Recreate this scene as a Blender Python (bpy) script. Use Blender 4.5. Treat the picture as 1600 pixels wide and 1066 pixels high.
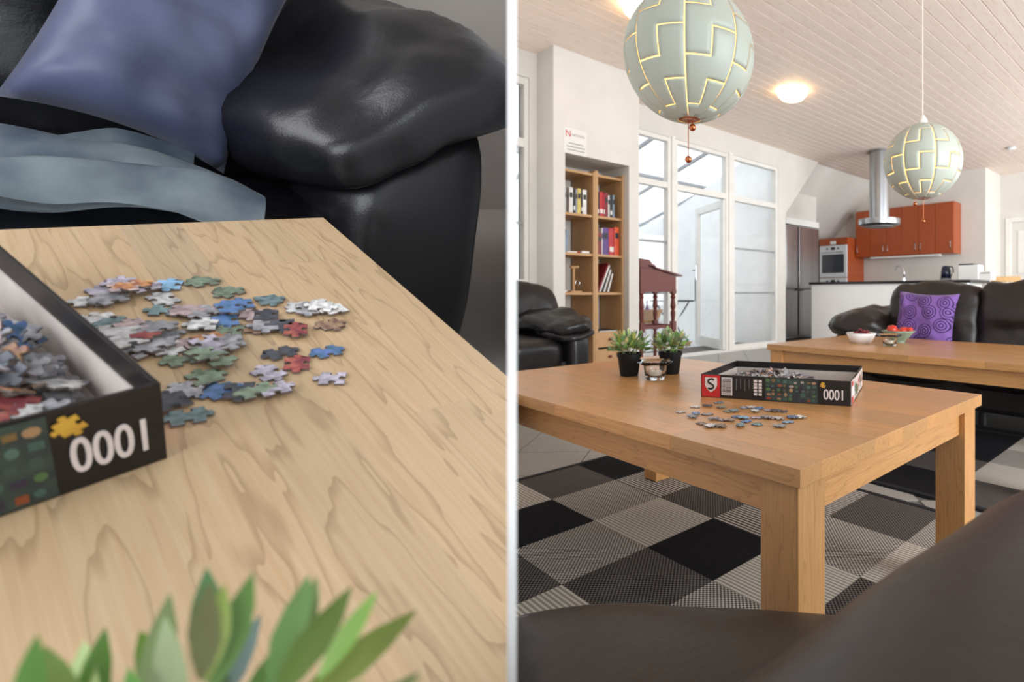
import bpy, bmesh, math, random
import numpy as np
from mathutils import Vector, Matrix, noise, Euler
for o in list(bpy.data.objects): bpy.data.objects.remove(o)
SC = bpy.context.scene; COL = SC.collection
R = math.radians; random.seed(7)

# ------------------------------------------------------------------ camera
CX, HY, FPX = 1150.0, 458.0, 841.2          # principal point and focal length (pixels of the 1600x1066 frame)
YAW = R(42.2837); CAMH = 0.7615
cam = bpy.data.cameras.new('camera'); co = bpy.data.objects.new('camera', cam); COL.objects.link(co); SC.camera = co
cam.sensor_fit = 'HORIZONTAL'; cam.sensor_width = 36; cam.lens = FPX*36/1600
cam.shift_x = -(CX-800)/1600; cam.shift_y = -(533-HY)/1600
cam.clip_start = 0.01; cam.clip_end = 100
co.location = (0, 0, CAMH); co.rotation_euler = (R(90), 0, YAW)
cam.dof.use_dof = True; cam.dof.focus_distance = 0.9; cam.dof.aperture_fstop = 6.2

# ------------------------------------------------------------------ world, lights, exposure
SC.view_settings.view_transform = 'Standard'; SC.view_settings.look = 'None'
SC.view_settings.gamma = 1; SC.view_settings.use_curve_mapping = False
SC.view_settings.exposure = 0.75
w = bpy.data.worlds.new('world'); SC.world = w; w.use_nodes = True
bg = w.node_tree.nodes['Background']; bg.inputs[0].default_value = (0.86, 0.93, 1.0, 1); bg.inputs[1].default_value = 1.15

CA, SA = math.cos(YAW), math.sin(YAW)
def cam2w(v): return Vector((v[0]*CA - v[2]*SA, v[0]*SA + v[2]*CA, CAMH - v[1]))
def cdir(v): return Vector((v[0]*CA - v[2]*SA, v[0]*SA + v[2]*CA, -v[1]))
def ray(px, py): return cdir(((px-CX)/FPX, (py-HY)/FPX, 1.0))
O0 = Vector((0, 0, CAMH))
def WZ(px, py, z): r = ray(px, py); return O0 + r*((z-CAMH)/r.z)
def WX(px, py, x): r = ray(px, py); return O0 + r*(x/r.x)
def WY(px, py, y): r = ray(px, py); return O0 + r*(y/r.y)

# left-hand set: its own upright axis (the picture is a pair of views, the left one looks down on a table)
NL = Vector((-0.29, 0.894, 0.342)).normalized(); HL = 0.32
def LC(px, py, h=0.0):
    r = Vector((px-CX, py-HY, FPX)); return r*((HL-h)/r.dot(NL))
LO = LC(505, 340); LYc = (LO-LC(793, 589)).normalized(); LZc = -NL; LXc = LYc.cross(LZc)
_x, _y, _z = cdir(LXc), cdir(LYc), cdir(LZc)
ML = Matrix(((_x.x, _y.x, _z.x, 0), (_x.y, _y.y, _z.y, 0), (_x.z, _y.z, _z.z, 0), (0, 0, 0, 1)))
ML = Matrix.Translation(cam2w(LO)) @ ML
def LL(px, py, h=0.0):
    q = LC(px, py, h)-LO; return Vector((q.dot(LXc), q.dot(LYc), q.dot(LZc)))
# partition between the two sets: vertical plane through the picture column 800
PD = ray(800, HY); PD.z = 0; PD.normalize(); PN = Vector((PD.y, -PD.x, 0))   # PN points to the right-hand room
PT = 0.0034

def area(name, loc, target, sx, sy, power, col=(1, 1, 1)):
    l = bpy.data.lights.new(name, 'AREA'); l.shape = 'RECTANGLE'; l.size = sx; l.size_y = sy; l.energy = power; l.color = col
    o = bpy.data.objects.new(name, l); COL.objects.link(o); o.location = loc
    d = Vector(target)-Vector(loc); o.rotation_euler = d.to_track_quat('-Z', 'Y').to_euler(); return o
area('assumed_light_right_room', (2.7, 2.1, 1.3), (-1.3, 7.4, 1.75), 2.8, 2.1, 150, (0.96, 0.98, 1.0))  # area lamp for daylight assumed from the right; no window is built there
area('fill_light_kitchen', (1.2, 8.0, 1.35), (-4.2, 8.0, 1.4), 3.6, 1.8, 105, (0.96, 0.98, 1.0))  # area lamp added to brighten the kitchen; no window is built here
area('added_light_left_set', ML @ Vector((-1.25, 1.15, 0.85)), ML @ Vector((-.1, 0.1, 0.0)), 1.1, 1.0, 14, (0.92, 0.94, 1.0))  # area lamp added to put glare on seat and table; no window exists
area('assumed_light_left_side', ML @ Vector((-1.35, -.45, .65)), ML @ Vector((0, .55, 0.12)), 1.1, 0.9, 11.5, (0.88, 0.93, 1.0))  # added lamp; light assumed from the left onto the cushion, without any window

# ------------------------------------------------------------------ materials
def C(r, g, b):
    f = lambda c: ((c/255+0.055)/1.055)**2.4 if c/255 > 0.04045 else c/255/12.92
    return (f(r), f(g), f(b), 1)
MATS = {}
def N(nt, t, **kw):
    n = nt.nodes.new(t)
    for k, v in kw.items(): setattr(n, k, v)
    return n
def base(name):
    m = bpy.data.materials.new(name); m.use_nodes = True; nt = m.node_tree
    p = nt.nodes['Principled BSDF']; MATS[name] = m; return m, nt, p
def pm(name, col, col2=None, scale=8, rough=.5, metal=0, spec=.5, bump=.0, bscale=60, stretch=(1, 1, 1), trans=0, ior=1.45, emit=None, es=0, coat=0, detail=4, sheen=0):
    """procedural surface: two colours mixed by noise, fine noise relief"""
    m, nt, p = base(name); L = nt.links.new
    tc = N(nt, 'ShaderNodeTexCoord'); mp = N(nt, 'ShaderNodeMapping'); mp.inputs['Scale'].default_value = stretch
    L(tc.outputs['Object'], mp.inputs[0]); nz = N(nt, 'ShaderNodeTexNoise'); nz.inputs['Scale'].default_value = scale; nz.inputs['Detail'].default_value = detail
    L(mp.outputs[0], nz.inputs['Vector']); mx = N(nt, 'ShaderNodeMix', data_type='RGBA')
    rp = N(nt, 'ShaderNodeMapRange'); rp.inputs[1].default_value = .35; rp.inputs[2].default_value = .65
    L(nz.outputs[0], rp.inputs[0]); L(rp.outputs[0], mx.inputs['Factor'])
    if col2 is None: col2 = tuple(c*.9 for c in col[:3])+(1,)
    mx.inputs['A'].default_value = col; mx.inputs['B'].default_value = col2
    L(mx.outputs['Result'], p.inputs['Base Color'])
    p.inputs['Roughness'].default_value = rough; p.inputs['Metallic'].default_value = metal; p.inputs['Specular IOR Level'].default_value = spec
    p.inputs['Transmission Weight'].default_value = trans; p.inputs['IOR'].default_value = ior; p.inputs['Coat Weight'].default_value = coat
    if sheen: p.inputs['Sheen Weight'].default_value = sheen
    if emit: p.inputs['Emission Color'].default_value = emit; p.inputs['Emission Strength'].default_value = es
    if bump:
        n2 = N(nt, 'ShaderNodeTexNoise'); n2.inputs['Scale'].default_value = bscale; n2.inputs['Detail'].default_value = 5
        L(mp.outputs[0], n2.inputs['Vector']); b = N(nt, 'ShaderNodeBump'); b.inputs['Strength'].default_value = bump; b.inputs['Distance'].default_value = .01
        L(n2.outputs[0], b.inputs['Height']); L(b.outputs[0], p.inputs['Normal'])
    return m
def wood(name, light, dark, line, rough=.4, gscale=1.0, var=.25, linew=.5, coat=0.0):
    """wood with the grain along local X; every piece differs through Object Info random"""
    m, nt, p = base(name); L = nt.links.new
    tc = N(nt, 'ShaderNodeTexCoord'); oi = N(nt, 'ShaderNodeObjectInfo')
    mul = N(nt, 'ShaderNodeMath', operation='MULTIPLY'); mul.inputs[1].default_value = 37.0; L(oi.outputs['Random'], mul.inputs[0])
    add = N(nt, 'ShaderNodeVectorMath', operation='ADD'); L(tc.outputs['Object'], add.inputs[0]); L(mul.outputs[0], add.inputs[1])
    mp = N(nt, 'ShaderNodeMapping'); mp.inputs['Scale'].default_value = (1.6*gscale, 14*gscale, 14*gscale); L(add.outputs[0], mp.inputs[0])
    nz = N(nt, 'ShaderNodeTexNoise'); nz.inputs['Scale'].default_value = 1.6; nz.inputs['Detail'].default_value = 3; L(mp.outputs[0], nz.inputs['Vector'])
    wv = N(nt, 'ShaderNodeMath', operation='MULTIPLY'); wv.inputs[1].default_value = 9; L(nz.outputs[0], wv.inputs[0])
    fr = N(nt, 'ShaderNodeMath', operation='FRACT'); L(wv.outputs[0], fr.inputs[0])
    rp = N(nt, 'ShaderNodeMapRange'); rp.inputs[1].default_value = .78; rp.inputs[2].default_value = .97; L(fr.outputs[0], rp.inputs[0])
    mp2 = N(nt, 'ShaderNodeMapping'); mp2.inputs['Scale'].default_value = (6*gscale, 220*gscale, 220*gscale); L(add.outputs[0], mp2.inputs[0])
    n2 = N(nt, 'ShaderNodeTexNoise'); n2.inputs['Scale'].default_value = 1.5; n2.inputs['Detail'].default_value = 3; L(mp2.outputs[0], n2.inputs['Vector'])
    mx = N(nt, 'ShaderNodeMix', data_type='RGBA'); mx.inputs['A'].default_value = light; mx.inputs['B'].default_value = dark
    r2 = N(nt, 'ShaderNodeMapRange'); r2.inputs[1].default_value = .3; r2.inputs[2].default_value = .7; L(n2.outputs[0], r2.inputs[0])
    av = N(nt, 'ShaderNodeMath', operation='MULTIPLY_ADD'); av.inputs[1].default_value = .55; L(r2.outputs[0], av.inputs[0])
    rv = N(nt, 'ShaderNodeMath', operation='MULTIPLY'); rv.inputs[1].default_value = .45; L(oi.outputs['Random'], rv.inputs[0]); L(rv.outputs[0], av.inputs[2])
    L(av.outputs[0], mx.inputs['Factor'])
    ml = N(nt, 'ShaderNodeMix', data_type='RGBA'); L(mx.outputs['Result'], ml.inputs['A']); ml.inputs['B'].default_value = line
    lf = N(nt, 'ShaderNodeMath', operation='MULTIPLY'); lf.inputs[1].default_value = linew; L(rp.outputs[0], lf.inputs[0]); L(lf.outputs[0], ml.inputs['Factor'])
    hs = N(nt, 'ShaderNodeHueSaturation'); L(ml.outputs['Result'], hs.inputs['Color'])
    vv = N(nt, 'ShaderNodeMapRange'); vv.inputs[3].default_value = 1-var; vv.inputs[4].default_value = 1+var*.6; L(oi.outputs['Random'], vv.inputs[0]); L(vv.outputs[0], hs.inputs['Value'])
    L(hs.outputs[0], p.inputs['Base Color']); p.inputs['Roughness'].default_value = rough; p.inputs['Coat Weight'].default_value = coat; p.inputs['Coat Roughness'].default_value = .3
    b = N(nt, 'ShaderNodeBump'); b.inputs['Strength'].default_value = .12; b.inputs['Distance'].default_value = .002; L(r2.outputs[0], b.inputs['Height']); L(b.outputs[0], p.inputs['Normal'])
    return m
def leather(name, col, col2, rough=.42, spec=.4):
    m, nt, p = base(name); L = nt.links.new
    tc = N(nt, 'ShaderNodeTexCoord'); v = N(nt, 'ShaderNodeTexVoronoi'); v.inputs['Scale'].default_value = 260; L(tc.outputs['Object'], v.inputs['Vector'])
    nz = N(nt, 'ShaderNodeTexNoise'); nz.inputs['Scale'].default_value = 9; nz.inputs['Detail'].default_value = 3; nz.inputs['Distortion'].default_value = .3; L(tc.outputs['Object'], nz.inputs['Vector'])
    mx = N(nt, 'ShaderNodeMix', data_type='RGBA'); mx.inputs['A'].default_value = col; mx.inputs['B'].default_value = col2; L(nz.outputs[0], mx.inputs['Factor']); L(mx.outputs['Result'], p.inputs['Base Color'])
    b1 = N(nt, 'ShaderNodeBump'); b1.inputs['Strength'].default_value = .08; b1.inputs['Distance'].default_value = .002; L(v.outputs[0], b1.inputs['Height'])
    b2 = N(nt, 'ShaderNodeBump'); b2.inputs['Strength'].default_value = .14; b2.inputs['Distance'].default_value = .03; L(nz.outputs[0], b2.inputs['Height']); L(b1.outputs[0], b2.inputs['Normal'])
    L(b2.outputs[0], p.inputs['Normal']); p.inputs['Roughness'].default_value = rough; p.inputs['Specular IOR Level'].default_value = spec
    return m
def weave(name, a, b, kind, s):
    """flat-woven rug yarns: 'dot' = checkered yarn heads, 'line' = ribs"""
    m, nt, p = base(name); L = nt.links.new
    tc = N(nt, 'ShaderNodeTexCoord')
    def sn(ax, k):
        sp = N(nt, 'ShaderNodeSeparateXYZ'); L(tc.outputs['Object'], sp.inputs[0])
        q = N(nt, 'ShaderNodeMath', operation='MULTIPLY'); q.inputs[1].default_value = 2*math.pi/k; L(sp.outputs[ax], q.inputs[0])
        r = N(nt, 'ShaderNodeMath', operation='SINE'); L(q.outputs[0], r.inputs[0]); return r
    if kind == 'dot':
        x, y = sn(0, s), sn(1, s); q = N(nt, 'ShaderNodeMath', operation='MULTIPLY'); L(x.outputs[0], q.inputs[0]); L(y.outputs[0], q.inputs[1])
    elif kind == 'line': q = sn(1, s)
    else: q = sn(0, s)
    rp = N(nt, 'ShaderNodeMapRange'); rp.inputs[1].default_value = -.35; rp.inputs[2].default_value = .35; L(q.outputs[0], rp.inputs[0])
    mx = N(nt, 'ShaderNodeMix', data_type='RGBA'); mx.inputs['A'].default_value = a; mx.inputs['B'].default_value = b; L(rp.outputs[0], mx.inputs['Factor'])
    L(mx.outputs['Result'], p.inputs['Base Color']); p.inputs['Roughness'].default_value = .85; p.inputs['Specular IOR Level'].default_value = .2
    bp = N(nt, 'ShaderNodeBump'); bp.inputs['Strength'].default_value = .5; bp.inputs['Distance'].default_value = .003; L(rp.outputs[0], bp.inputs['Height']); L(bp.outputs[0], p.inputs['Normal'])
    return m
def objcol(name, rough=.5, noise_amt=.35, nscale=120):
    """colour carried by the object, broken up by printed blotches"""
    m, nt, p = base(name); L = nt.links.new
    oi = N(nt, 'ShaderNodeObjectInfo'); tc = N(nt, 'ShaderNodeTexCoord'); nz = N(nt, 'ShaderNodeTexNoise'); nz.inputs['Scale'].default_value = nscale; nz.inputs['Detail'].default_value = 2
    ad = N(nt, 'ShaderNodeVectorMath', operation='ADD'); L(tc.outputs['Object'], ad.inputs[0]); L(oi.outputs['Location'], ad.inputs[1]); L(ad.outputs[0], nz.inputs['Vector'])
    hs = N(nt, 'ShaderNodeHueSaturation'); L(oi.outputs['Color'], hs.inputs['Color'])
    a = N(nt, 'ShaderNodeMapRange'); a.inputs[1].default_value = .3; a.inputs[2].default_value = .7; a.inputs[3].default_value = 1-noise_amt; a.inputs[4].default_value = 1+noise_amt; L(nz.outputs[0], a.inputs[0]); L(a.outputs[0], hs.inputs['Value'])
    b = N(nt, 'ShaderNodeMapRange'); b.inputs[1].default_value = .3; b.inputs[2].default_value = .7; b.inputs[3].default_value = .5-.05*noise_amt; b.inputs[4].default_value = .5+.05*noise_amt; L(nz.outputs[0], b.inputs[0]); L(b.outputs[0], hs.inputs['Hue'])
    L(hs.outputs[0], p.inputs['Base Color']); p.inputs['Roughness'].default_value = rough; return m
def pane_mat(name, tint=(1, 1, 1, 1), refl=.03):
    m = bpy.data.materials.new(name); m.use_nodes = True; nt = m.node_tree; nt.nodes.clear(); L = nt.links.new; MATS[name] = m
    o = N(nt, 'ShaderNodeOutputMaterial'); t = N(nt, 'ShaderNodeBsdfTransparent'); t.inputs[0].default_value = tint
    g = N(nt, 'ShaderNodeBsdfGlossy'); g.inputs['Roughness'].default_value = .02; x = N(nt, 'ShaderNodeMixShader')
    x.inputs[0].default_value = refl; L(t.outputs[0], x.inputs[1]); L(g.outputs[0], x.inputs[2]); L(x.outputs[0], o.inputs[0]); return m
def rings(name, a, b):
    """purple cloth with rings printed around scattered centres"""
    m, nt, p = base(name); L = nt.links.new
    tc = N(nt, 'ShaderNodeTexCoord'); mp = N(nt, 'ShaderNodeMapping'); mp.inputs['Scale'].default_value = (1, 1, 0); L(tc.outputs['Object'], mp.inputs[0])
    v = N(nt, 'ShaderNodeTexVoronoi', voronoi_dimensions='2D'); v.inputs['Scale'].default_value = 11; v.inputs['Randomness'].default_value = .6; L(mp.outputs[0], v.inputs['Vector'])
    q = N(nt, 'ShaderNodeMath', operation='MULTIPLY'); q.inputs[1].default_value = 6.5; L(v.outputs['Distance'], q.inputs[0])
    f = N(nt, 'ShaderNodeMath', operation='FRACT'); L(q.outputs[0], f.inputs[0]); g = N(nt, 'ShaderNodeMath', operation='GREATER_THAN'); g.inputs[1].default_value = .58; L(f.outputs[0], g.inputs[0])
    lt = N(nt, 'ShaderNodeMath', operation='LESS_THAN'); lt.inputs[1].default_value = .46; L(v.outputs['Distance'], lt.inputs[0])
    mm = N(nt, 'ShaderNodeMath', operation='MULTIPLY'); L(g.outputs[0], mm.inputs[0]); L(lt.outputs[0], mm.inputs[1])
    mx = N(nt, 'ShaderNodeMix', data_type='RGBA'); mx.inputs['A'].default_value = a; mx.inputs['B'].default_value = b; L(mm.outputs[0], mx.inputs['Factor']); L(mx.outputs['Result'], p.inputs['Base Color'])
    p.inputs['Roughness'].default_value = .8; p.inputs['Specular IOR Level'].default_value = .2; p.inputs['Sheen Weight'].default_value = .1; return m

M_white = pm('white_paint', C(214, 210, 203), C(208, 204, 197), 3, .75, bump=.03, bscale=150)
M_divider = pm('divider_paint', C(250, 250, 249), C(247, 247, 246), 3, .8)
M_frame = pm('frame_paint', C(226, 224, 218), C(218, 216, 210), 5, .45)
M_pine = wood('ceiling_pine', C(244, 228, 216), C(234, 214, 200), C(206, 172, 148), rough=.6, gscale=.45, var=.05, linew=.3)
M_oak = wood('oak_table', C(212, 160, 102), C(190, 134, 78), C(124, 78, 40), rough=.3, var=.2, linew=.3, coat=.2)
M_oakl = wood('oak_closeup', C(208, 182, 146), C(188, 156, 116), C(124, 92, 64), rough=.36, var=.2, linew=.4, gscale=1.0, coat=.4)
M_shelf = wood('pine_shelf', C(196, 156, 108), C(176, 132, 84), C(140, 96, 56), rough=.5, var=.1, linew=.3)
M_cherry = wood('cherry', C(176, 88, 44), C(150, 66, 30), C(110, 44, 20), rough=.35, gscale=.5, var=.1, linew=.35)
M_mahog = wood('mahogany', C(112, 44, 28), C(88, 30, 20), C(56, 16, 12), rough=.5, gscale=.8, var=.06, linew=.4)
M_pinechair = wood('chair_pine', C(222, 182, 124), C(205, 160, 100), C(170, 120, 70), var=.05)
M_leather = leather('black_leather', C(20, 19, 20), C(32, 28, 27), .36, .42)
M_leatherb = leather('brown_black_leather', C(27, 23, 21), C(40, 33, 29), .4, .4)
M_leathl = leather('dark_leather_closeup', C(14, 14, 18), C(24, 24, 30), .33, .5)
M_pillow = pm('navy_satin', C(92, 98, 130), C(66, 71, 98), 5, .45, spec=.5, bump=.1, bscale=12, sheen=.15)
M_seatsheen = pm('seat_sheen_grey_blue', C(158, 172, 176), C(92, 106, 124), 9, .38, spec=.5, bump=.1, bscale=14, sheen=.1)  # pale tone stands in for window reflection on the dark leather
M_purple = rings('purple_rings', C(122, 88, 156), C(52, 34, 78))
M_steel = pm('brushed_steel', C(186, 188, 190), C(160, 162, 165), 3, .3, metal=1, stretch=(1, 1, .02), bump=.02)
M_chrome = pm('chrome', C(210, 210, 212), C(200, 200, 204), 3, .15, metal=1)
M_black = pm('black_plastic', C(18, 18, 20), C(24, 24, 26), 10, .4)
M_worktop = pm('black_worktop', C(34, 33, 34), C(24, 24, 25), 60, .3)
M_matt = pm('matt_black_pot', C(14, 14, 14), C(20, 20, 20), 20, .6, spec=.25)
M_soil = pm('soil', C(40, 30, 22), C(24, 18, 12), 60, .9, bump=.5, bscale=120)
M_leaf = objcol('leaf', .5, .1, 40)
M_tile = pm('granite_tile', C(176, 172, 166), C(140, 137, 132), 140, .4, detail=6, bump=.03)
M_groove = pm('board_groove', C(150, 116, 92), C(136, 104, 82), 10, .9)
M_grout = pm('grout', C(112, 108, 102), C(100, 96, 92), 60, .9)
M_rugedge = pm('rug_binding', C(22, 21, 24), C(30, 29, 32), 80, .9)
RUG = [pm('rug_black', C(20, 19, 23), C(28, 27, 31), 90, .9, bump=.3, bscale=300, spec=.15),
       weave('rug_light_rib', C(206, 200, 188), C(150, 143, 132), 'line', .0125),
       weave('rug_mid_weave', C(196, 190, 180), C(62, 58, 56), 'dot', .0125),
       weave('rug_dark_weave', C(112, 106, 100), C(24, 23, 25), 'dot', .0125),
       weave('rug_striped', C(198, 192, 184), C(40, 38, 40), 'line', .0145)]
M_pane = pane_mat('window_pane'); M_roofsheet = None
M_glass = pm('clear_glass', C(250, 250, 250), C(245, 248, 248), 3, .02, trans=1, ior=1.35)
M_gglass = pm('green_glass', C(190, 212, 190), C(180, 205, 182), 3, .08, trans=.6, ior=1.3)
M_ceramic = pm('white_ceramic', C(238, 238, 235), C(230, 230, 228), 3, .25)
M_wax = pm('candle_wax', C(236, 230, 214), C(228, 220, 204), 10, .5)
M_grape = pm('red_grape', C(120, 24, 34), C(84, 14, 26), 14, .3)
M_tomato = pm('red_apple', C(204, 48, 46), C(186, 60, 40), 10, .3)
M_lampshell = pm('lamp_shell', C(178, 184, 172), C(171, 178, 167), 4, .45)
M_glow = pm('lamp_glow', C(255, 190, 90), C(255, 180, 80), 4, .5, emit=(1.0, .55, .16, 1), es=2.0)
M_copper = pm('copper', C(200, 124, 84), C(186, 108, 70), 8, .25, metal=1)
M_cord = pm('cord', C(225, 218, 208), C(215, 208, 198), 20, .6)
M_lit = pm('lit_glass', C(255, 235, 200), C(255, 230, 190), 4, .4, emit=(1.0, .74, .42, 1), es=7)
M_paper = pm('paper', C(222, 220, 216), C(218, 216, 212), 8, .7)
M_red = pm('print_red', C(196, 40, 40), C(184, 34, 36), 30, .5)
M_ink = pm('print_grey', C(110, 106, 104), C(100, 98, 96), 30, .7)
M_printw = pm('print_white', C(226, 216, 212), C(216, 206, 203), 30, .5)
M_boxblk = pm('box_black', C(24, 20, 20), C(30, 25, 24), 20, .38)
M_card = pm('box_card', C(196, 186, 178), C(188, 178, 170), 40, .8)
M_yellow = pm('print_yellow', C(214, 170, 66), C(196, 150, 54), 60, .5)
M_bark = pm('wicker', C(186, 140, 84), C(150, 104, 56), 60, .7, bump=.6, bscale=140)
M_grey = pm('grey_plastic', C(150, 152, 154), C(140, 142, 144), 8, .4)
M_outdk = pm('dark_iron', C(70, 74, 80), C(60, 64, 70), 8, .5)
M_blue = pm('blue_seat', C(150, 190, 214), C(140, 180, 206), 8, .6)
M_terr = pm('terrace', C(226, 226, 226), C(216, 217, 218), 4, .7)
M_curtain = pm('curtain_cloth', C(214, 212, 210), C(200, 198, 196), 10, .9)
M_leftwall = pm('left_wall', C(204, 197, 190), C(198, 191, 184), 3, .8)
M_oven = pm('oven_enamel', C(222, 224, 226), C(214, 216, 218), 4, .25)
M_ovglass = pm('oven_glass', C(70, 74, 80), C(60, 64, 70), 2, .06, spec=.8)
M_ptop = objcol('puzzle_print', .38, .45, 160)
M_pside = pm('puzzle_card', C(120, 108, 100), C(96, 86, 80), 200, .8)
M_obj = objcol('cover_cloth', .5, .12, 30)
M_pages = pm('pages', C(220, 212, 196), C(206, 198, 180), 120, .8)

# ------------------------------------------------------------------ mesh helpers
I4 = Matrix.Identity(4)
def T(x, y, z): return Matrix.Translation((x, y, z))
def RZ(a): return Matrix.Rotation(a, 4, 'Z')
def RX(a): return Matrix.Rotation(a, 4, 'X')
def RY(a): return Matrix.Rotation(a, 4, 'Y')
def box(bm, x0, x1, y0, y1, z0, z1, bev=0.0, M=I4):
    r = bmesh.ops.create_cube(bm, size=1); vs = r['verts']
    for v in vs: v.co = Vector(((x0+x1)/2+v.co.x*(x1-x0), (y0+y1)/2+v.co.y*(y1-y0), (z0+z1)/2+v.co.z*(z1-z0)))
    if bev:
        es = list({e for v in vs for e in v.link_edges}); q = bmesh.ops.bevel(bm, geom=es, offset=bev, segments=2, affect='EDGES', profile=.6)
        vs = list({v for f in q['faces'] for v in f.verts} | {v for v in vs if v.is_valid})
    if M is not I4: bmesh.ops.transform(bm, matrix=M, verts=[v for v in vs if v.is_valid])
def tube(bm, pts, r, n=8, caps=True):
    pts = [Vector(p) for p in pts]; rr = r if isinstance(r, (list, tuple)) else [r]*len(pts); rings_ = []
    for i, p in enumerate(pts):
        d = (pts[min(i+1, len(pts)-1)]-pts[max(i-1, 0)]).normalized()
        u = d.cross(Vector((0, 0, 1)) if abs(d.z) < .9 else Vector((1, 0, 0))).normalized(); v = d.cross(u)
        rings_.append([bm.verts.new(p+(u*math.cos(2*math.pi*k/n)+v*math.sin(2*math.pi*k/n))*rr[i]) for k in range(n)])
    for a, b in zip(rings_, rings_[1:]):
        for k in range(n): bm.faces.new((a[k], a[(k+1) % n], b[(k+1) % n], b[k]))
    if caps: bm.faces.new(rings_[0][::-1]); bm.faces.new(rings_[-1])
def lathe(bm, prof, n=24, c=(0, 0, 0), wave=None):
    """prof: list of (radius, z); closed at radius 0"""
    c = Vector(c); rs = []
    for r, z in prof:
        if r < 1e-6: rs.append([bm.verts.new(c+Vector((0, 0, z)))]); continue
        row = []
        for k in range(n):
            a = 2*math.pi*k/n; q = r*(1+(wave(a, z) if wave else 0)); row.append(bm.verts.new(c+Vector((q*math.cos(a), q*math.sin(a), z))))
        rs.append(row)
    for a, b in zip(rs, rs[1:]):
        for k in range(n):
            k2 = (k+1) % n
            if len(a) == 1 and len(b) == 1: continue
            if len(a) == 1: bm.faces.new((a[0], b[k2], b[k]))
            elif len(b) == 1: bm.faces.new((a[k], a[k2], b[0]))
            else: bm.faces.new((a[k], a[k2], b[k2], b[k]))
def prism(bm, poly, h, M=I4, z0=0.0):
    """polygon in local XY, extruded in Z"""
    a = [bm.verts.new(M @ Vector((x, y, z0))) for x, y in poly]; b = [bm.verts.new(M @ Vector((x, y, z0+h))) for x, y in poly]
    n = len(poly); fs = [bm.faces.new(a[::-1]), bm.faces.new(b)]
    for k in range(n): bm.faces.new((a[k], a[(k+1) % n], b[(k+1) % n], b[k]))
    return fs
def soft(bm, sx, sy, sz, n=5, M=I4, seg=14, wr=0.0, wf=6.0, fn=None, seed=0):
    """rounded stuffed block (superellipsoid from a cube grid), optional wrinkles and shaping function on the unit coords"""
    t = bmesh.new(); bmesh.ops.create_cube(t, size=2); bmesh.ops.subdivide_edges(t, edges=t.edges[:], cuts=seg, use_grid_fill=True)
    for v in t.verts:
        p = v.co; k = (abs(p.x)**n+abs(p.y)**n+abs(p.z)**n)**(1/n); u = p/k
        q = Vector((u.x*sx/2, u.y*sy/2, u.z*sz/2))
        if fn: q = fn(u, q)
        if wr:
            s = Vector((seed*3.1, seed*1.7, seed)); q += u.normalized()*wr*(noise.noise(q*wf+s)+.5*noise.noise(q*wf*2.3+s))
        v.co = M @ q
    me = bpy.data.meshes.new('tmp'); t.to_mesh(me); t.free(); bm.from_mesh(me); bpy.data.meshes.remove(me)
def clip_bm(bm, MW, side):
    """cut what would run through the partition flush with its face (side +1 right-hand room, -1 left-hand set)"""
    inv = MW.inverted(); no = (inv.to_3x3() @ (PN*side)).normalized(); c = inv @ (O0 + PN*side*(PT/2+.0006))
    g = bm.verts[:]+bm.edges[:]+bm.faces[:]
    r = bmesh.ops.bisect_plane(bm, geom=g, plane_co=c, plane_no=no, clear_inner=True)
    es = [e for e in r['geom_cut'] if isinstance(e, bmesh.types.BMEdge)]
    if es:
        try: bmesh.ops.holes_fill(bm, edges=es, sides=0)
        except Exception: pass
def wmat(o):
    m = o.matrix_basis.copy()
    while o.parent: o = o.parent; m = o.matrix_basis @ m
    return m
def obj(name, bm, mat, parent=None, M=None, smooth=False, clip=0, mats=None):
    if clip: clip_bm(bm, (wmat(parent) if parent else I4) @ (M or I4), clip)
    if not bm.verts: bm.free(); return None
    bmesh.ops.recalc_face_normals(bm, faces=bm.faces[:])
    me = bpy.data.meshes.new(name); bm.to_mesh(me); bm.free()
    for m in (mats or [mat]): me.materials.append(m)
    if smooth:
        for p in me.polygons: p.use_smooth = True
    o = bpy.data.objects.new(name, me); COL.objects.link(o)
    if parent: o.parent = parent
    if M is not None: o.matrix_basis = M
    return o
def B(): return bmesh.new()
def bx(name, x0, x1, y0, y1, z0, z1, mat, parent=None, bev=0, clip=0, M=None):
    b = B(); box(b, x0, x1, y0, y1, z0, z1, bev); return obj(name, b, mat, parent, M, clip=clip)
def cbox(name, x0, x1, y0, y1, z0, z1, mat, parent=None, bev=0, clip=0):
    """box whose origin sits at its own centre (so wood grain starts there)"""
    c = T((x0+x1)/2, (y0+y1)/2, (z0+z1)/2); b = B(); a = ((x1-x0)/2, (y1-y0)/2, (z1-z0)/2)
    box(b, -a[0], a[0], -a[1], a[1], -a[2], a[2], bev); return obj(name, b, mat, parent, c, clip=clip)
def tag(o, label=None, cat=None, group=None, kind=None):
    for k, v in (('label', label), ('category', cat), ('group', group), ('kind', kind)):
        if v: o[k] = v
    return o
def thing(name, label, cat, M=I4, group=None):
    o = bpy.data.objects.new(name, None); COL.objects.link(o); o.matrix_basis = M; o.empty_display_size = .05; return tag(o, label, cat, group)
def struct(o, label=None, cat=None): return tag(o, label, cat, kind='structure')
def linked(o, parent, M, color=None):
    c = o.copy(); COL.objects.link(c); c.parent = parent; c.matrix_basis = M
    if color: c.color = color
    return c
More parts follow.
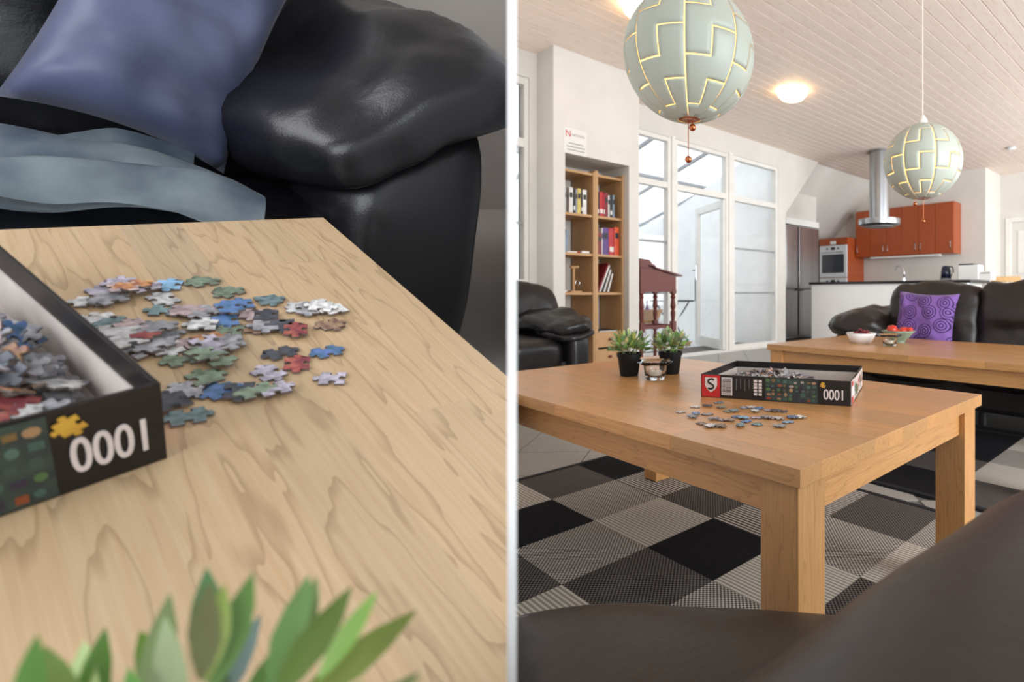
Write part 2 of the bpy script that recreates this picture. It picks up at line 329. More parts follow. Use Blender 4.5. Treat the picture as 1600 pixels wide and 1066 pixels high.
def textobj(name, body, size, mat, parent, M, depth=.0004):
    cu = bpy.data.curves.new(name, 'FONT'); cu.body = body; cu.size = size; cu.extrude = depth; cu.align_x = 'CENTER'; cu.align_y = 'CENTER'
    t = bpy.data.objects.new(name+'_tmp', cu); COL.objects.link(t); dg = bpy.context.evaluated_depsgraph_get()
    me = bpy.data.meshes.new_from_object(t.evaluated_get(dg)); bpy.data.objects.remove(t)
    me.materials.clear(); me.materials.append(mat); o = bpy.data.objects.new(name, me); COL.objects.link(o); o.parent = parent; o.matrix_basis = M; return o

# ================================================================== STRUCTURE
ZC = 2.85
MP = Matrix(((PD.x, PN.x, 0, 0), (PD.y, PN.y, 0, 0), (0, 0, 1, CAMH), (0, 0, 0, 1)))
b = B(); box(b, .238, 7.4, -PT/2, PT/2, -1.6, ZC-CAMH+.05); struct(obj('wall_divider', b, M_divider, None, MP), 'thin white partition panel between the two sets', 'wall')

# floor with diagonal granite tiles
b = B(); box(b, -5.6, 2.2, -1.2, 10.4, -.05, -.004); fl = struct(obj('floor', b, M_grout, None, clip=1), 'grey speckled granite tile floor laid diagonally', 'floor')
TP = .337; t0 = None
def under_rug(x, y): return (-2.0 < x < 0.3 and -.3 < y < 1.72) or (-2.0 < x < .3 and 2.12 < y < 9)
for i in range(-14, 26):
    for j in range(-14, 26):
        c = Vector((-2.5, 1.2, 0))+RZ(R(45)) @ Vector(((i+.5)*TP, (j+.5)*TP, 0))
        if not (-4.9 < c.x < .2 and .6 < c.y < 7.0) or under_rug(c.x, c.y) or (c.x > -2.2 and c.y > 3.0): continue
        d = (c-O0).dot(PN)
        if d < -.3: continue
        M = T(c.x, c.y, 0) @ RZ(R(45))
        if d > .3 and t0 and c.x > -4.5: linked(t0, fl, M); continue
        b = B(); box(b, -TP/2+.0025, TP/2-.0025, -TP/2+.0025, TP/2-.0025, -.004, 0.0)
        if c.x < -4.5: bmesh.ops.bisect_plane(b, geom=b.verts[:]+b.edges[:]+b.faces[:], plane_co=M.inverted() @ Vector((-4.74, 0, 0)), plane_no=M.inverted().to_3x3() @ Vector((1, 0, 0)), clear_inner=True)
        o = obj('tile', b, M_tile, fl, M, clip=1)
        if o and d > .3 and c.x > -4.5 and not t0: t0 = o

# ceiling of whitewashed boards
b = B(); box(b, -4.86, 2.2, -1.6, 10.3, ZC+.02, ZC+.12); ce = struct(obj('ceiling', b, M_groove, None, clip=1), 'ceiling of whitewashed pine boards', 'ceiling')
x = -4.855
while x < -.4:
    b = B(); L2 = 4.8; yc = 5.5
    prism(b, [(-.0555, .004), (-.0555, .018), (.0555, .018), (.0555, .004), (.0525, -.004), (-.0525, -.004)], 2*L2, M=Matrix(((0, 0, 1, -L2), (1, 0, 0, 0), (0, 1, 0, 0), (0, 0, 0, 1))))
    obj('ceiling_board', b, M_pine, ce, T(x+.0575, yc, ZC) @ RZ(R(90)), clip=1); x += .115

# wall with the left window (beside the partition)
b = B(); box(b, -4.62, -4.45, 1.9, 2.31, 2.62, ZC+.02); box(b, -4.62, -4.45, 2.24, 2.31, 0, 2.62); box(b, -4.62, -4.45, 1.9, 2.31, 0, .80)
struct(obj('wall_left', b, M_white, None, clip=1), 'white wall strip around the narrow window', 'wall')
wn = struct(thing('window_1', 'narrow white window by the partition behind the armchair', 'window')); wn['kind'] = 'structure'
b = B(); box(b, -4.54, -4.47, 2.205, 2.24, .8, 2.62); box(b, -4.54, -4.475, 1.9, 2.205, 2.56, 2.62); box(b, -4.54, -4.475, 1.9, 2.205, 2.02, 2.095); box(b, -4.54, -4.475, 1.9, 2.205, .8, .88)
obj('window_frame', b, M_frame, wn, clip=1)
bx('glazing_bar', -4.515, -4.49, 1.9, 2.21, 1.355, 1.375, M_grey, wn, clip=1)
bx('pane', -4.505, -4.50, 1.9, 2.21, 2.09, 2.565, M_pane, wn, clip=1); bx('pane', -4.505, -4.50, 1.9, 2.21, .87, 2.03, M_pane, wn, clip=1)
# projecting block with the book niche
b = B(); box(b, -4.8, -4.17, 2.31, 2.418, 0, ZC+.02); box(b, -4.8, -4.17, 3.084, 3.20, 0, ZC+.02); box(b, -4.8, -4.17, 2.418, 3.084, 1.962, ZC+.02); box(b, -4.8, -4.64, 2.418, 3.084, 0, 1.962)
struct(obj('wall_niche', b, M_white), 'white projecting wall with a recessed book niche', 'wall')
# garden wall with fixed windows and the open terrace door
XG = -4.78
b = B(); box(b, XG-.12, XG, 3.2, 6.32, 2.575, ZC+.02); box(b, XG-.12, XG, 6.16, 6.34, 0, 2.575); struct(obj('wall_garden', b, M_white), 'white wall above the terrace glazing', 'wall')
def fixed(nm, y0, y1, label, low=True):
    t = thing(nm, label, 'window'); t['kind'] = 'structure'; f = .05
    b = B()
    for a, c in ((y0, y0+f), (y1-f, y1)): box(b, XG-.09, XG-.005, a, c, 0, 2.575, .004)
    for a, c in ((2.525, 2.575), (1.98, 2.05)) + (((0, .075),) if low else ()): box(b, XG-.09, XG-.008, y0, y1, a, c, .004)
    obj('window_frame', b, M_frame, t)
    bx('pane', XG-.05, XG-.045, y0+f, y1-f, 2.05, 2.525, M_pane, t)
    if low:
        bx('pane', XG-.05, XG-.045, y0+f, y1-f, .075, 1.98, M_pane, t)
        for z in (1.354, .762): bx('glazing_bar', XG-.06, XG-.03, y0+f, y1-f, z-.012, z+.012, M_grey, t)
    return t
fixed('window_2', 3.2, 4.14, 'white fixed window beside the niche wall, behind the writing desk')
fixed('window_3', 4.19, 5.12, 'small fanlight above the open terrace door', low=False)
fixed('window_4', 5.19, 6.16, 'tall white fixed window between terrace door and fridge')
b = B(); box(b, XG-.10, XG+.008, 4.14, 4.19, 0, 2.6, .003); box(b, XG-.10, XG+.008, 5.12, 5.19, 0, 2.6, .003); struct(obj('trim_1', b, M_frame), 'white posts either side of the terrace door', 'trim')
bx('trim_2', XG-.14, XG+.03, 3.2, 6.34, -.003, .018, M_frame).update_tag(); struct(bpy.data.objects['trim_2'], 'white sill along the terrace glazing', 'trim')
# open terrace door leaf
dv = Vector((-1.01, .37)); dr = struct(thing('door_1', 'white glazed terrace door standing open outwards', 'door', T(-4.80, 5.06, .025) @ RZ(math.atan2(dv.y, dv.x)))); W = .92; H = 1.95
b = B()
for a, c in ((0, .1), (W-.1, W)): box(b, a, c, -.025, .025, 0, H, .004)
for a, c in ((0, .13), (H-.1, H)): box(b, .1, W-.1, -.025, .025, a, c, .004)
obj('door_frame', b, M_frame, dr); bx('pane', .1, W-.1, -.004, .004, .13, H-.1, M_pane, dr)
b = B(); box(b, W-.075, W-.045, .025, .035, .92, 1.14, .003); tube(b, [(W-.06, .03, 1.06), (W-.06, .08, 1.06), (W-.17, .085, 1.06)], .009); obj('door_handle', b, M_chrome, dr)
b = B(); box(b, W-.03, W-.008, .025, .03, .62, .95); obj('lock_plate', b, M_outdk, dr)

# kitchen recess
YZX = lambda x: Matrix(((0, 0, 1, x), (1, 0, 0, 0), (0, 1, 0, 0), (0, 0, 0, 1)))
b = B(); prism(b, [(6.32, ZC+.02), (6.32, 1.95), (6.38, 1.95), (7.25, ZC+.02)], .05, M=YZX(-4.85)); struct(obj('wall_gable', b, M_white), 'white wall piece with slanted edge before the fridge recess', 'wall')
XZY = lambda y: Matrix(((1, 0, 0, 0), (0, 0, -1, y), (0, 1, 0, 0), (0, 0, 0, 1)))
b = B(); prism(b, [(-4.86, ZC+.02), (-6.1, 1.63), (-6.1, 1.7), (-4.86, ZC+.09)], 3.1, M=XZY(9.45))
struct(obj('wall_slope', b, M_white), 'white sloping wall under the roof behind the fridge', 'wall')
b = B(); box(b, -5.42, -5.30, 6.3, 7.92, 1.98, 2.43); struct(obj('wall_bulkhead', b, M_white), 'white wall panel above the fridge', 'wall')
b = B(); box(b, -6.15, -6.05, 6.3, 9.45, 0, 1.65); box(b, -6.1, -4.86, 6.26, 6.34, 0, 1.9); struct(obj('wall_recess', b, M_white), 'white low wall of the fridge recess', 'wall')
b = B(); box(b, -6.15, -2.95, 9.4, 9.5, 0, ZC+.02); struct(obj('wall_kitchen', b, M_white), 'white kitchen wall behind the cherry cabinets', 'wall')
b = B(); box(b, -3.05, -2.95, 9.5, 10.2, 0, ZC+.02); box(b, -3.05, -2.84, 10.2, 10.3, 0, ZC+.02); box(b, -2.84, -1.9, 10.2, 10.3, 2.06, ZC+.02); box(b, -1.9, 2.0, 10.2, 10.3, 0, ZC+.02)
struct(obj('wall_far', b, M_white), 'white far wall with a doorway', 'wall')
d2 = struct(thing('door_2', 'white interior door in the far wall', 'door', T(-2.84, 10.2, 0)))
b = B(); box(b, -.02, .06, -.02, .06, 0, 2.07, .004); box(b, .88, .96, -.02, .06, 0, 2.07, .004); box(b, .06, .88, -.018, .08, 2.0, 2.08, .004); obj('door_frame', b, M_frame, d2)
bx('door_leaf', .06, .88, .05, .09, 0, 2.0, M_white, d2); bx('door_panel', .16, .78, .035, .055, 1.1, 1.85, M_frame, d2, .01); bx('door_panel', .16, .78, .035, .055, .2, .95, M_frame, d2, .01)

b = B(); box(b, -3.2, 2.8, -1.8, -1.7, -.9, ZC+.02); struct(obj('wall_rear_skyblock', b, M_white, None), 'unseen white wall added behind the viewer to block sky light', 'wall')  # out of view, added to keep sky light off the table fronts
# terrace outside
b = B(); box(b, -11, XG-.14, -1, 12, -.12, -.02); struct(obj('terrace_floor', b, M_terr), 'pale terrace paving outside the glazing', 'floor')
m, nt, p = base('roof_sheet'); tl = N(nt, 'ShaderNodeBsdfTranslucent'); tl.inputs[0].default_value = (.85, .88, .9, 1); df = N(nt, 'ShaderNodeBsdfDiffuse'); df.inputs[0].default_value = (.85, .87, .88, 1)
ms = N(nt, 'ShaderNodeMixShader'); ms.inputs[0].default_value = .4; nt.links.new(tl.outputs[0], ms.inputs[1]); nt.links.new(df.outputs[0], ms.inputs[2]); nt.links.new(ms.outputs[0], nt.nodes['Material Output'].inputs[0]); M_roofsheet = m
rf = struct(thing('terrace_roof', 'clear glass terrace roof on thin bars', 'roof'))
bx('roof_sheet', -2.2, 2.2, -4.5, 4.5, 0, .02, M_pane, rf, M=T(-7.1, 6.0, 2.75) @ RY(R(-14)))
for k in range(-3, 5):
    bx('roof_bar', -2.2, 2.2, k*1.1-.02, k*1.1+.02, -.05, 0, M_grey, rf, M=T(-7.1, 6.0, 2.75) @ RY(R(-14)))
bx('roof_beam', -.04, .04, -4.5, 4.5, -.09, -.04, M_grey, rf, M=T(-7.1, 6.0, 2.75) @ RY(R(-14)))
b = B(); box(b, -9.4, -9.3, -1, 12, 0, 1.0); box(b, -9.4, -9.3, 3.2, 4.2, 0, 2.2); box(b, -9.4, -9.3, 7.4, 8.2, 0, 2.2); box(b, -9.4, -9.3, 10.3, 12, 0, 2.2); box(b, -9.4, -9.3, -1, 12, 1.95, 2.3); struct(obj('wall_terrace', b, M_ceramic), 'white low terrace wall with openings', 'wall')
b = B(); prism(b, [(-4.9, -.02), (-9.3, -.02), (-9.3, 1.4), (-4.9, 3.0)], .06, M=XZY(6.25))
struct(obj('wall_terrace_end', b, M_ceramic), 'white gable end wall of the terrace', 'wall')
b = B(); n = 60
rows = [[b.verts.new((-7.9+.05*math.sin(k*1.1), 5.3+k*.012, z)) for k in range(n)] for z in (-.019, 1.0, 1.95)]
for r0, r1 in zip(rows, rows[1:]):
    for k in range(n-1): b.faces.new((r0[k], r0[k+1], r1[k+1], r1[k]))
bmesh.ops.solidify(b, geom=b.faces[:], thickness=.003); tag(obj('curtain', b, M_curtain, None, smooth=True), 'pale grey hanging curtain out on the terrace', 'curtain')
# ================================================================== KITCHEN
fr = thing('fridge', 'tall stainless steel double door fridge freezer', 'fridge', T(-5.25, 7.42, 0)); W2 = .47
bx('body', -.50, -.03, -W2, W2, .02, 1.865, M_grey, fr)
for s, y0, y1 in ((-1, -W2, -.15), (1, -.11, W2)):
    bx('door', -.03, .02, y0, y1, .84, 1.865, M_steel, fr, .006); bx('door', -.03, .02, y0, y1, .05, .82, M_steel, fr, .006)
bx('door_gap_strip', -.03, .0, -.15, -.11, .05, 1.865, M_black, fr)
bx('handle', .02, .04, -.25, -.16, .80, .815, M_black, fr); bx('handle', .02, .04, -.09, .0, .80, .815, M_black, fr)
tag(bx('strip_lamp', -5.295, -5.23, 6.95, 7.9, 1.885, 1.985, M_ceramic, None, .004), 'white strip lamp housing above the fridge', 'panel')
ov = thing('oven_cabinet', 'tall cherry cabinet housing two stacked built in ovens', 'cabinet', T(-5.49, 8.77, 0))
cbox('body', -.30, .30, .02, .62, 0, 1.80, M_cherry, ov); cbox('top_front', -.30, .30, 0, .02, 1.67, 1.80, M_cherry, ov); cbox('drawer', -.29, .29, 0, .02, .12, .5, M_cherry, ov); cbox('side_seam', .298, .303, .02, .62, 1.09, 1.096, M_mahog, ov)
bx('extractor_switch', -.06, .06, -.012, 0, 1.68, 1.74, M_ceramic, ov, .003)
for z0, z1 in ((1.06, 1.66), (.52, 1.045)):
    o = bx('oven', -.295, .295, -.012, .02, z0, z1, M_oven, ov, .004)
    bx('oven_window', -.24, .24, -.018, -.010, z0+.08, z1-.17, M_ovglass, o); b = B(); tube(b, [(-.24, -.045, z1-.13), (.24, -.045, z1-.13)], .01); tube(b, [(-.22, -.045, z1-.13), (-.22, -.01, z1-.13)], .006); tube(b, [(.22, -.045, z1-.13), (.22, -.01, z1-.13)], .006); obj('oven_handle', b, M_chrome, o)
    for xx in (-.12, .12):
        b = B(); lathe(b, [(0, 0), (.018, 0), (.016, .02), (0, .02)], 12); obj('knob', b, M_outdk, o, T(xx, -.012, z1-.06) @ RX(R(90)))
    bx('display', -.045, .045, -.016, -.010, z1-.085, z1-.035, M_black, o)
edges = [-5.173, -4.87, -4.56, -4.26, -3.95, -3.65, -3.345]
for k in range(6):
    x0, x1 = edges[k], edges[k+1]; nm = ('nearest the oven', 'second from the oven', 'third from the oven', 'fourth from the oven', 'fifth from the oven', 'farthest from the oven')[k]
    cb = thing('wall_cabinet', 'cherry wall cabinet %s above the worktop' % nm, 'cabinet', T((x0+x1)/2, 9.05, 1.43), 'cherry wall cabinets'); w_ = (x1-x0)/2
    cbox('body', -w_, w_, .02, .35, 0, .865, M_cherry, cb); d = obj('door', (lambda b: (box(b, -.42, .42, -w_+.003, w_-.003, -.01, .01, .002), b)[1])(B()), M_cherry, cb, T(0, .01, .432) @ RX(R(90)) @ RZ(R(90)))
    hx = (w_-.045) * (1 if k % 2 == 0 else -1); b = B(); tube(b, [(-.36, hx, .01), (-.34, hx, .035), (-.29, hx, .042), (-.24, hx, .035), (-.22, hx, .01)], .006); obj('handle', b, M_chrome, d)
tag(bx('light_strip', -4.9, -3.6, 9.1, 9.2, 1.40, 1.428, M_ceramic), 'white strip light fixed beneath the wall cabinets', 'lamp')
isl = thing('kitchen_island', 'white fronted kitchen island with black worktop', 'island', T(-3.6, 6.95, 0))
bx('front_panel', -1.14, 1.2, 0, .08, 0, .89, M_divider, isl); bx('worktop', -1.17, 1.25, -.03, .72, .89, .928, M_worktop, isl, .003); bx('body', -1.10, 1.16, .08, .68, .05, .89, M_white, isl)
hd = WY(1374, 350, 7.25); hood = thing('extractor_hood', 'round stainless extractor hood with ceiling duct above island', 'hood', T(hd.x, hd.y, 0))
b = B(); lathe(b, [(.145, 1.83), (.145, ZC-.02)], 40); obj('duct', b, M_steel, hood, smooth=True); b = B(); lathe(b, [(.165, ZC-.03), (.165, ZC-.004)], 40); obj('ceiling_collar', b, M_steel, hood)
b = B(); lathe(b, [(0, 1.735), (.24, 1.735), (.295, 1.76), (.30, 1.80), (.30, 1.835), (.15, 1.845), (0, 1.845)], 48); obj('canopy', b, M_steel, hood, smooth=False)
b = B(); lathe(b, [(0, 1.728), (.2, 1.728), (.2, 1.737)], 32); obj('filter', b, M_grey, hood)
p = WY(1413, 441, 7.35); tp = thing('kitchen_tap', 'chrome swan neck tap on island', 'tap', T(p.x, p.y, .928))
b = B(); lathe(b, [(0, 0), (.026, 0), (.024, .05), (0, .05)], 16); obj('tap_base', b, M_chrome, tp); b = B(); tube(b, [(0, 0, .04), (-.005, 0, .14), (-.03, 0, .2), (-.08, 0, .225), (-.12, 0, .21), (-.135, 0, .17)], .011); obj('spout', b, M_chrome, tp, smooth=True); b = B(); tube(b, [(0, 0, .03), (.05, -.03, .05)], .006); obj('lever', b, M_chrome, tp)
p = WY(1478, 442, 7.3); kt = thing('kettle', 'dark blue electric kettle on island worktop', 'kettle', T(p.x, p.y, .928)); M_kettle = pm('kettle_blue', C(30, 36, 56), C(24, 28, 46), 6, .25)
b = B(); lathe(b, [(0, 0), (.07, 0), (.072, .03)], 20); obj('power_base', b, M_grey, kt); b = B(); lathe(b, [(0, .03), (.068, .03), (.064, .12), (.048, .19), (.03, .2), (0, .202)], 20); obj('jug', b, M_kettle, kt, smooth=True)
b = B(); tube(b, [(.045, 0, .19), (.09, 0, .18), (.1, 0, .12), (.065, 0, .06)], .009); obj('handle', b, M_black, kt)
p = WY(1518, 442, 7.3); cm = thing('bread_box', 'white countertop appliance with dark lid edge on island', 'appliance', T(p.x, p.y, .928))
bx('body', -.14, .12, -.1, .1, 0, .2, M_ceramic, cm, .012); bx('lid_edge', -.13, .05, -.1, .1, .2, .216, M_black, cm, .003); bx('side_unit', .12, .27, -.08, .1, 0, .11, M_ceramic, cm, .008); bx('slot', .14, .25, -.084, -.078, .085, .093, M_black, cm); b = B(); tube(b, [(-.15, -.05, .0), (-.155, -.05, .1), (-.15, -.05, .2)], .01); obj('spout', b, M_chrome, cm)
p = WY(1573, 440, 8.4); ch = thing('dining_chair', 'light pine spindle back dining chair behind the sofa', 'chair', T(p.x, 8.4, 0) @ RZ(R(18)))
cbox('seat', -.2, .2, -.2, .2, .43, .46, M_pinechair, ch, .01)
for sx in (-.17, .17):
    for sy in (-.17, .17): b = B(); tube(b, [(sx*1.1, sy*1.1, 0), (sx, sy, .43)], .018); obj('leg', b, M_pinechair, ch)
    b = B(); tube(b, [(sx, .18, .46), (sx*1.05, .24, .98)], .018); obj('back_post', b, M_pinechair, ch)
cbox('top_rail', -.2, .2, .22, .245, .93, 1.01, M_pinechair, ch, .008)
for k in range(5): b = B(); tube(b, [(-.11+k*.055, .185, .46), (-.11+k*.055, .235, .94)], .009); obj('spindle', b, M_pinechair, ch)
# ceiling lamps
def ceil_lamp(px, py, label):
    p = WZ(px, py, ZC); t = thing('ceiling_lamp', label, 'lamp', T(p.x, p.y, ZC-.004)); b = B(); lathe(b, [(0, 0), (.11, 0), (.11, -.03), (0, -.03)], 24); obj('mount', b, M_chrome, t)
    b = B(); lathe(b, [(.15, -.035), (.145, -.05), (.11, -.085), (.06, -.105), (0, -.11)], 28); obj('glass_bowl', b, M_lit, t, smooth=True)
    for k in range(3): b = B(); a = k*2.1+.5; tube(b, [(.1*math.cos(a), .1*math.sin(a), -.02), (.155*math.cos(a), .155*math.sin(a), -.03), (.15*math.cos(a), .15*math.sin(a), -.055)], .005); obj('clip', b, M_chrome, t)
ceil_lamp(1238, 141, 'lit round glass ceiling lamp on pine boards in open view'); ceil_lamp(1006, 6, 'lit round glass ceiling lamp hidden behind the large pendant')
p = WZ(1580, 230, ZC); dt = thing('smoke_detector', 'small white round detector on the ceiling boards', 'detector', T(p.x, p.y, ZC-.004)); b = B(); lathe(b, [(0, 0), (.06, 0), (.06, -.02), (.04, -.035), (0, -.036)], 24); obj('cover', b, M_ceramic, dt); b = B(); lathe(b, [(.061, -.002), (.064, -.006), (.061, -.01)], 24); obj('base_ring', b, M_grey, dt)

# ================================================================== RUGS
def rug(x0, y0, ni, nj, types, label, seed):
    rnd = random.Random(seed); S = .2755; t = thing('rug', label, 'rug', T(x0, y0, 0))
    e = .022; b = B()
    for a in ((-e, ni*S+e, -e, 0), (-e, ni*S+e, nj*S, nj*S+e), (-e, 0, 0, nj*S), (ni*S, ni*S+e, 0, nj*S)): box(b, *a, 0, .011)
    obj('rug_border', b, M_rugedge, t, clip=1)
    for i in range(ni):
        for j in range(nj):
            k = types.get((i, j), rnd.choice((0, 1, 2, 2, 3, 4))); b = B(); box(b, i*S, (i+1)*S, j*S, (j+1)*S, 0, .009); obj('rug_patch', b, RUG[k], t, clip=1)
rug(-2.093, -.101, 8, 7, {(0, 4): 3, (0, 3): 1, (0, 5): 0, (0, 6): 2, (1, 3): 0, (1, 4): 2, (1, 5): 4, (1, 6): 3, (2, 3): 2, (2, 4): 1, (2, 5): 3, (2, 6): 2, (3, 3): 3, (3, 4): 0, (3, 5): 4, (2, 2): 3, (3, 2): 1, (4, 3): 2, (4, 4): 1, (3, 6): 4, (4, 6): 3, (4, 5): 2, (4, 2): 3, (5, 3): 0, (5, 4): 3, (5, 5): 1, (5, 6): 2}, 'grey black and cream checked flatweave rug under the table with the puzzle', 3)
rug(-1.88, 1.974, 8, 4, {(2, 0): 4, (3, 0): 0, (4, 0): 3, (5, 0): 2, (3, 1): 3, (4, 1): 1, (5, 1): 4, (4, 2): 2, (5, 2): 2, (4, 3): 1, (3, 3): 0, (5, 3): 3, (6, 0): 2, (6, 1): 2, (6, 2): 2}, 'grey black and cream checked flatweave rug under the table with the fruit bowls', 5)

# ================================================================== TABLES
def table(x0, x1, y0, y1, label, clip=0):
    t = thing('coffee_table', label, 'table', T((x0+x1)/2, (y0+y1)/2, .0115)); hx, hy = (x1-x0)/2, (y1-y0)/2; zt = .4885; rnd = random.Random(int(x0*100))
    rows = 14; w_ = 2*hy/rows
    for r in range(rows):
        x = -hx; first = True
        while x < hx-1e-4:
            l = rnd.uniform(.16, .42) if first else rnd.uniform(.3, .5); first = False
            if hx-x-l < .12: l = hx-x
            cbox('stave', x, x+l, -hy+r*w_, -hy+(r+1)*w_, zt-.028, zt, M_oak, t, .0006, clip); x += l
    i = .025
    for s in (-1, 1): cbox('apron', -hx+i+.03, hx-i-.03, s*(hy-i-.012)-.011, s*(hy-i-.012)+.011, zt-.092, zt-.028, M_oak, t, .001, clip)
    for s in (-1, 1):
        b = B(); l = hy-i-.03; box(b, -l, l, -.011, .011, -.032, .032, .001); obj('apron', b, M_oak, t, T(s*(hx-i-.012), 0, zt-.06) @ RZ(R(90)), clip=clip)
    for sx in (-1, 1):
        for sy in (-1, 1):
            b = B(); box(b, -(zt-.028)/2, (zt-.028)/2, -.037, .037, -.037, .037, .002)
            obj('leg', b, M_oak, t, T(sx*(hx-.012-.037), sy*(hy-.012-.037), (zt-.028)/2) @ RY(R(-90)), clip=clip)
    return t
table(-1.757, -.465, .652, 1.452, 'low oak coffee table holding the puzzle box and two potted plants', clip=1)
table(-1.74, -.42, 2.15, 2.95, 'low oak coffee table holding the two fruit bowls')

# ================================================================== SEATING (right-hand room)
ac = thing('armchair', 'black leather armchair beside the book niche', 'armchair', T(-3.5, 1.7, 0))
b = B(); box(b, -.42, .34, -.9, .24, .05, .32, .02); obj('base', b, M_leather, ac, clip=1)
b = B(); soft(b, .80, 1.0, .24, 5, T(.0, -.34, .36), 16, .012, 5); obj('seat_cushion', b, M_leather, ac, smooth=True, clip=1)
b = B(); soft(b, .30, 1.1, .56, 3.4, T(-.34, -.10, .57) @ RY(R(-10)), 18, .015, 6, seed=2); obj('backrest', b, M_leather, ac, smooth=True, clip=1)
ar = B(); soft(ar, .86, .16, .52, 6, T(-.02, .21, .29), 14, .003, 5); a_ = obj('armrest', ar, M_leather, ac, smooth=True, clip=1)
def padf(u, q):
    q.z += -.05*max(0, u.x-.2) + .012*math.sin(u.x*9) * (1 if u.z > 0 else .3); q.z -= .06*(u.y-.0)*(u.y < 0) * -1 * 0; return q
b = B(); soft(b, .92, .34, .13, 3.0, T(-.04, .19, .575) @ RX(R(8)), 20, .022, 9, fn=padf, seed=4); obj('arm_pad', b, M_leather, ac, smooth=True, clip=1)
b = B(); soft(b, .5, .30, .08, 3.0, T(.18, .20, .515) @ RX(R(8)) @ RY(R(9)), 16, .012, 9, seed=6); obj('arm_pad', b, M_leather, ac, smooth=True, clip=1)
for sx in (-.36, .3):
    for sy in (.15, -.3):
        b = B(); lathe(b, [(0, 0), (.03, 0), (.035, .06), (0, .06)], 12); obj('foot', b, M_black, ac, T(sx, sy, 0), clip=1)

so = thing('sofa', 'long brown black leather sofa behind the fruit bowl table', 'sofa', T(-.85, 3.5, 0))
b = B(); box(b, -.95, 1.1, -.40, .42, .10, .32, .03); obj('base', b, M_leather, so)
for k in range(3):
    x = -.60+k*.62; b = B(); soft(b, .63, .70, .22, 5, T(x, -.12, .33), 12, .010, 6, seed=k); obj('seat_cushion', b, M_leather, so, smooth=True)
def backf(u, q):
    q.z += .012*math.sin(u.x*7+1) * (u.z > .3); q.y -= .03*(1-abs(u.x))*(u.z > 0); return q
for k, (x, wd) in enumerate(((-.49, .58), (.06, .58), (.62, .58))):
    b = B(); soft(b, wd, .26, .53, 4.4, T(x, -.16, .562) @ RX(R(-10)), 20, .018, 7, fn=backf, seed=9+k); obj('back_cushion', b, M_leatherb, so, smooth=True)
b = B(); box(b, -.80, 1.1, .05, .42, .3, .72, .05); obj('backrest', b, M_leather, so)
b = B(); soft(b, .30, .86, .40, 4.5, T(-.98, -.02, .31), 14, .008, 6); obj('armrest', b, M_leather, so, smooth=True)
def armf(u, q): q.z += -.04*u.x*(1 if u.x > 0 else .2) + .03*math.sin(u.x*3+1)*(u.z > 0); return q
b = B(); soft(b, .48, .95, .20, 3.2, T(-.92, -.04, .55), 20, .02, 8, fn=armf, seed=3); obj('arm_pad', b, M_leatherb, so, smooth=True)
for x in (-.9, -.15, .55, 1.0): b = B(); tube(b, [(x, -.36, .0), (x, -.36, .12)], .022, 10); obj('foot', b, M_black, so)
bx('floor_rail', -.98, 1.1, -.40, -.34, .0, .03, M_black, so)

def pillow(bm, w_, h_, d, seed=0, n=22, M=I4, pinch=.10, wr=.012):
    for s in (1, -1):
        g = []
        for i in range(n+1):
            row = []
            for j in range(n+1):
                u, v = -1+2*i/n, -1+2*j/n; k = 1-pinch*((1-u*u)*abs(v)**3*0 + (1-v*v)*0)
                x, y = u*w_/2*(1-pinch*(1-v*v)*abs(u)**2), v*h_/2*(1-pinch*(1-u*u)*abs(v)**2)
                z = s*d/2*((1-u**4)*(1-v**4))**.55; z += wr*(noise.noise(Vector((x*9, y*9, seed)))+.6*noise.noise(Vector((x*20+y*12, y*20, seed+4))))*(1-max(abs(u), abs(v))**6)
                row.append(bm.verts.new(M @ Vector((x, y, z))))
            g.append(row)
        for i in range(n):
            for j in range(n): bm.faces.new((g[i][j], g[i+1][j], g[i+1][j+1], g[i][j+1]))
    bmesh.ops.remove_doubles(bm, verts=bm.verts[:], dist=1e-5)
p = WY(1441, 496, 3.10); b = B(); pillow(b, .37, .33, .14, 3, wr=.018)
tag(obj('cushion', b, M_purple, None, T(p.x, 3.14, .605) @ RY(R(3)) @ RX(R(78)), smooth=True), 'purple cushion with dark ring print leaning on the sofa', 'cushion')

ns = thing('armchair', 'dark leather armchair in the foreground in front of the table leg', 'armchair', T(-.1, .2, 0))
def seatf(u, q): return q
b = B(); soft(b, .80, .62, .28, 3.6, T(-.16, .08, .268) @ RZ(R(37)), 18, .006, 4); obj('seat_cushion', b, M_leatherb, ns, smooth=True, clip=1)
b = B(); soft(b, .42, 1.0, .60, 4.0, T(.137, -.02, .352) @ RZ(R(-2)), 22, .01, 4, seed=3); obj('armrest', b, M_leatherb, ns, smooth=True, clip=1)
b = B(); box(b, -.22, .25, -.30, .22, .03, .16, .02); obj('base', b, M_leather, ns, clip=1)

# ================================================================== BOOKCASE IN THE NICHE
XF = -4.25; bk = thing('bookcase', 'pine bookcase of two bays standing in the wall niche', 'bookcase', T(-4.43, 2.76, 0))
def up(y0, y1, h): b = B(); box(b, 0, h, -.18, .18, (y0-y1)/2, (y1-y0)/2, .002); obj('upright', b, M_shelf, bk, T(0, (y0+y1)/2-2.76, 0) @ RY(R(-90)) @ RX(R(90)))
up(2.425, 2.455, 1.86); up(2.745, 2.762, 1.86); up(2.764, 2.797, 1.88); up(3.060, 3.082, 1.88)
def shelf(y0, y1, z): b = B(); l = (y1-y0)/2; box(b, -l, l, -.17, .17, -.011, .011, .001); obj('shelf', b, M_shelf, bk, T(0, (y0+y1)/2-2.76, z-.011) @ RZ(R(90)))
SZ = (1.85, 1.47, 1.118, .767, .392, .10)
for z in SZ: shelf(2.455, 2.745, z); shelf(2.797, 3.060, z)
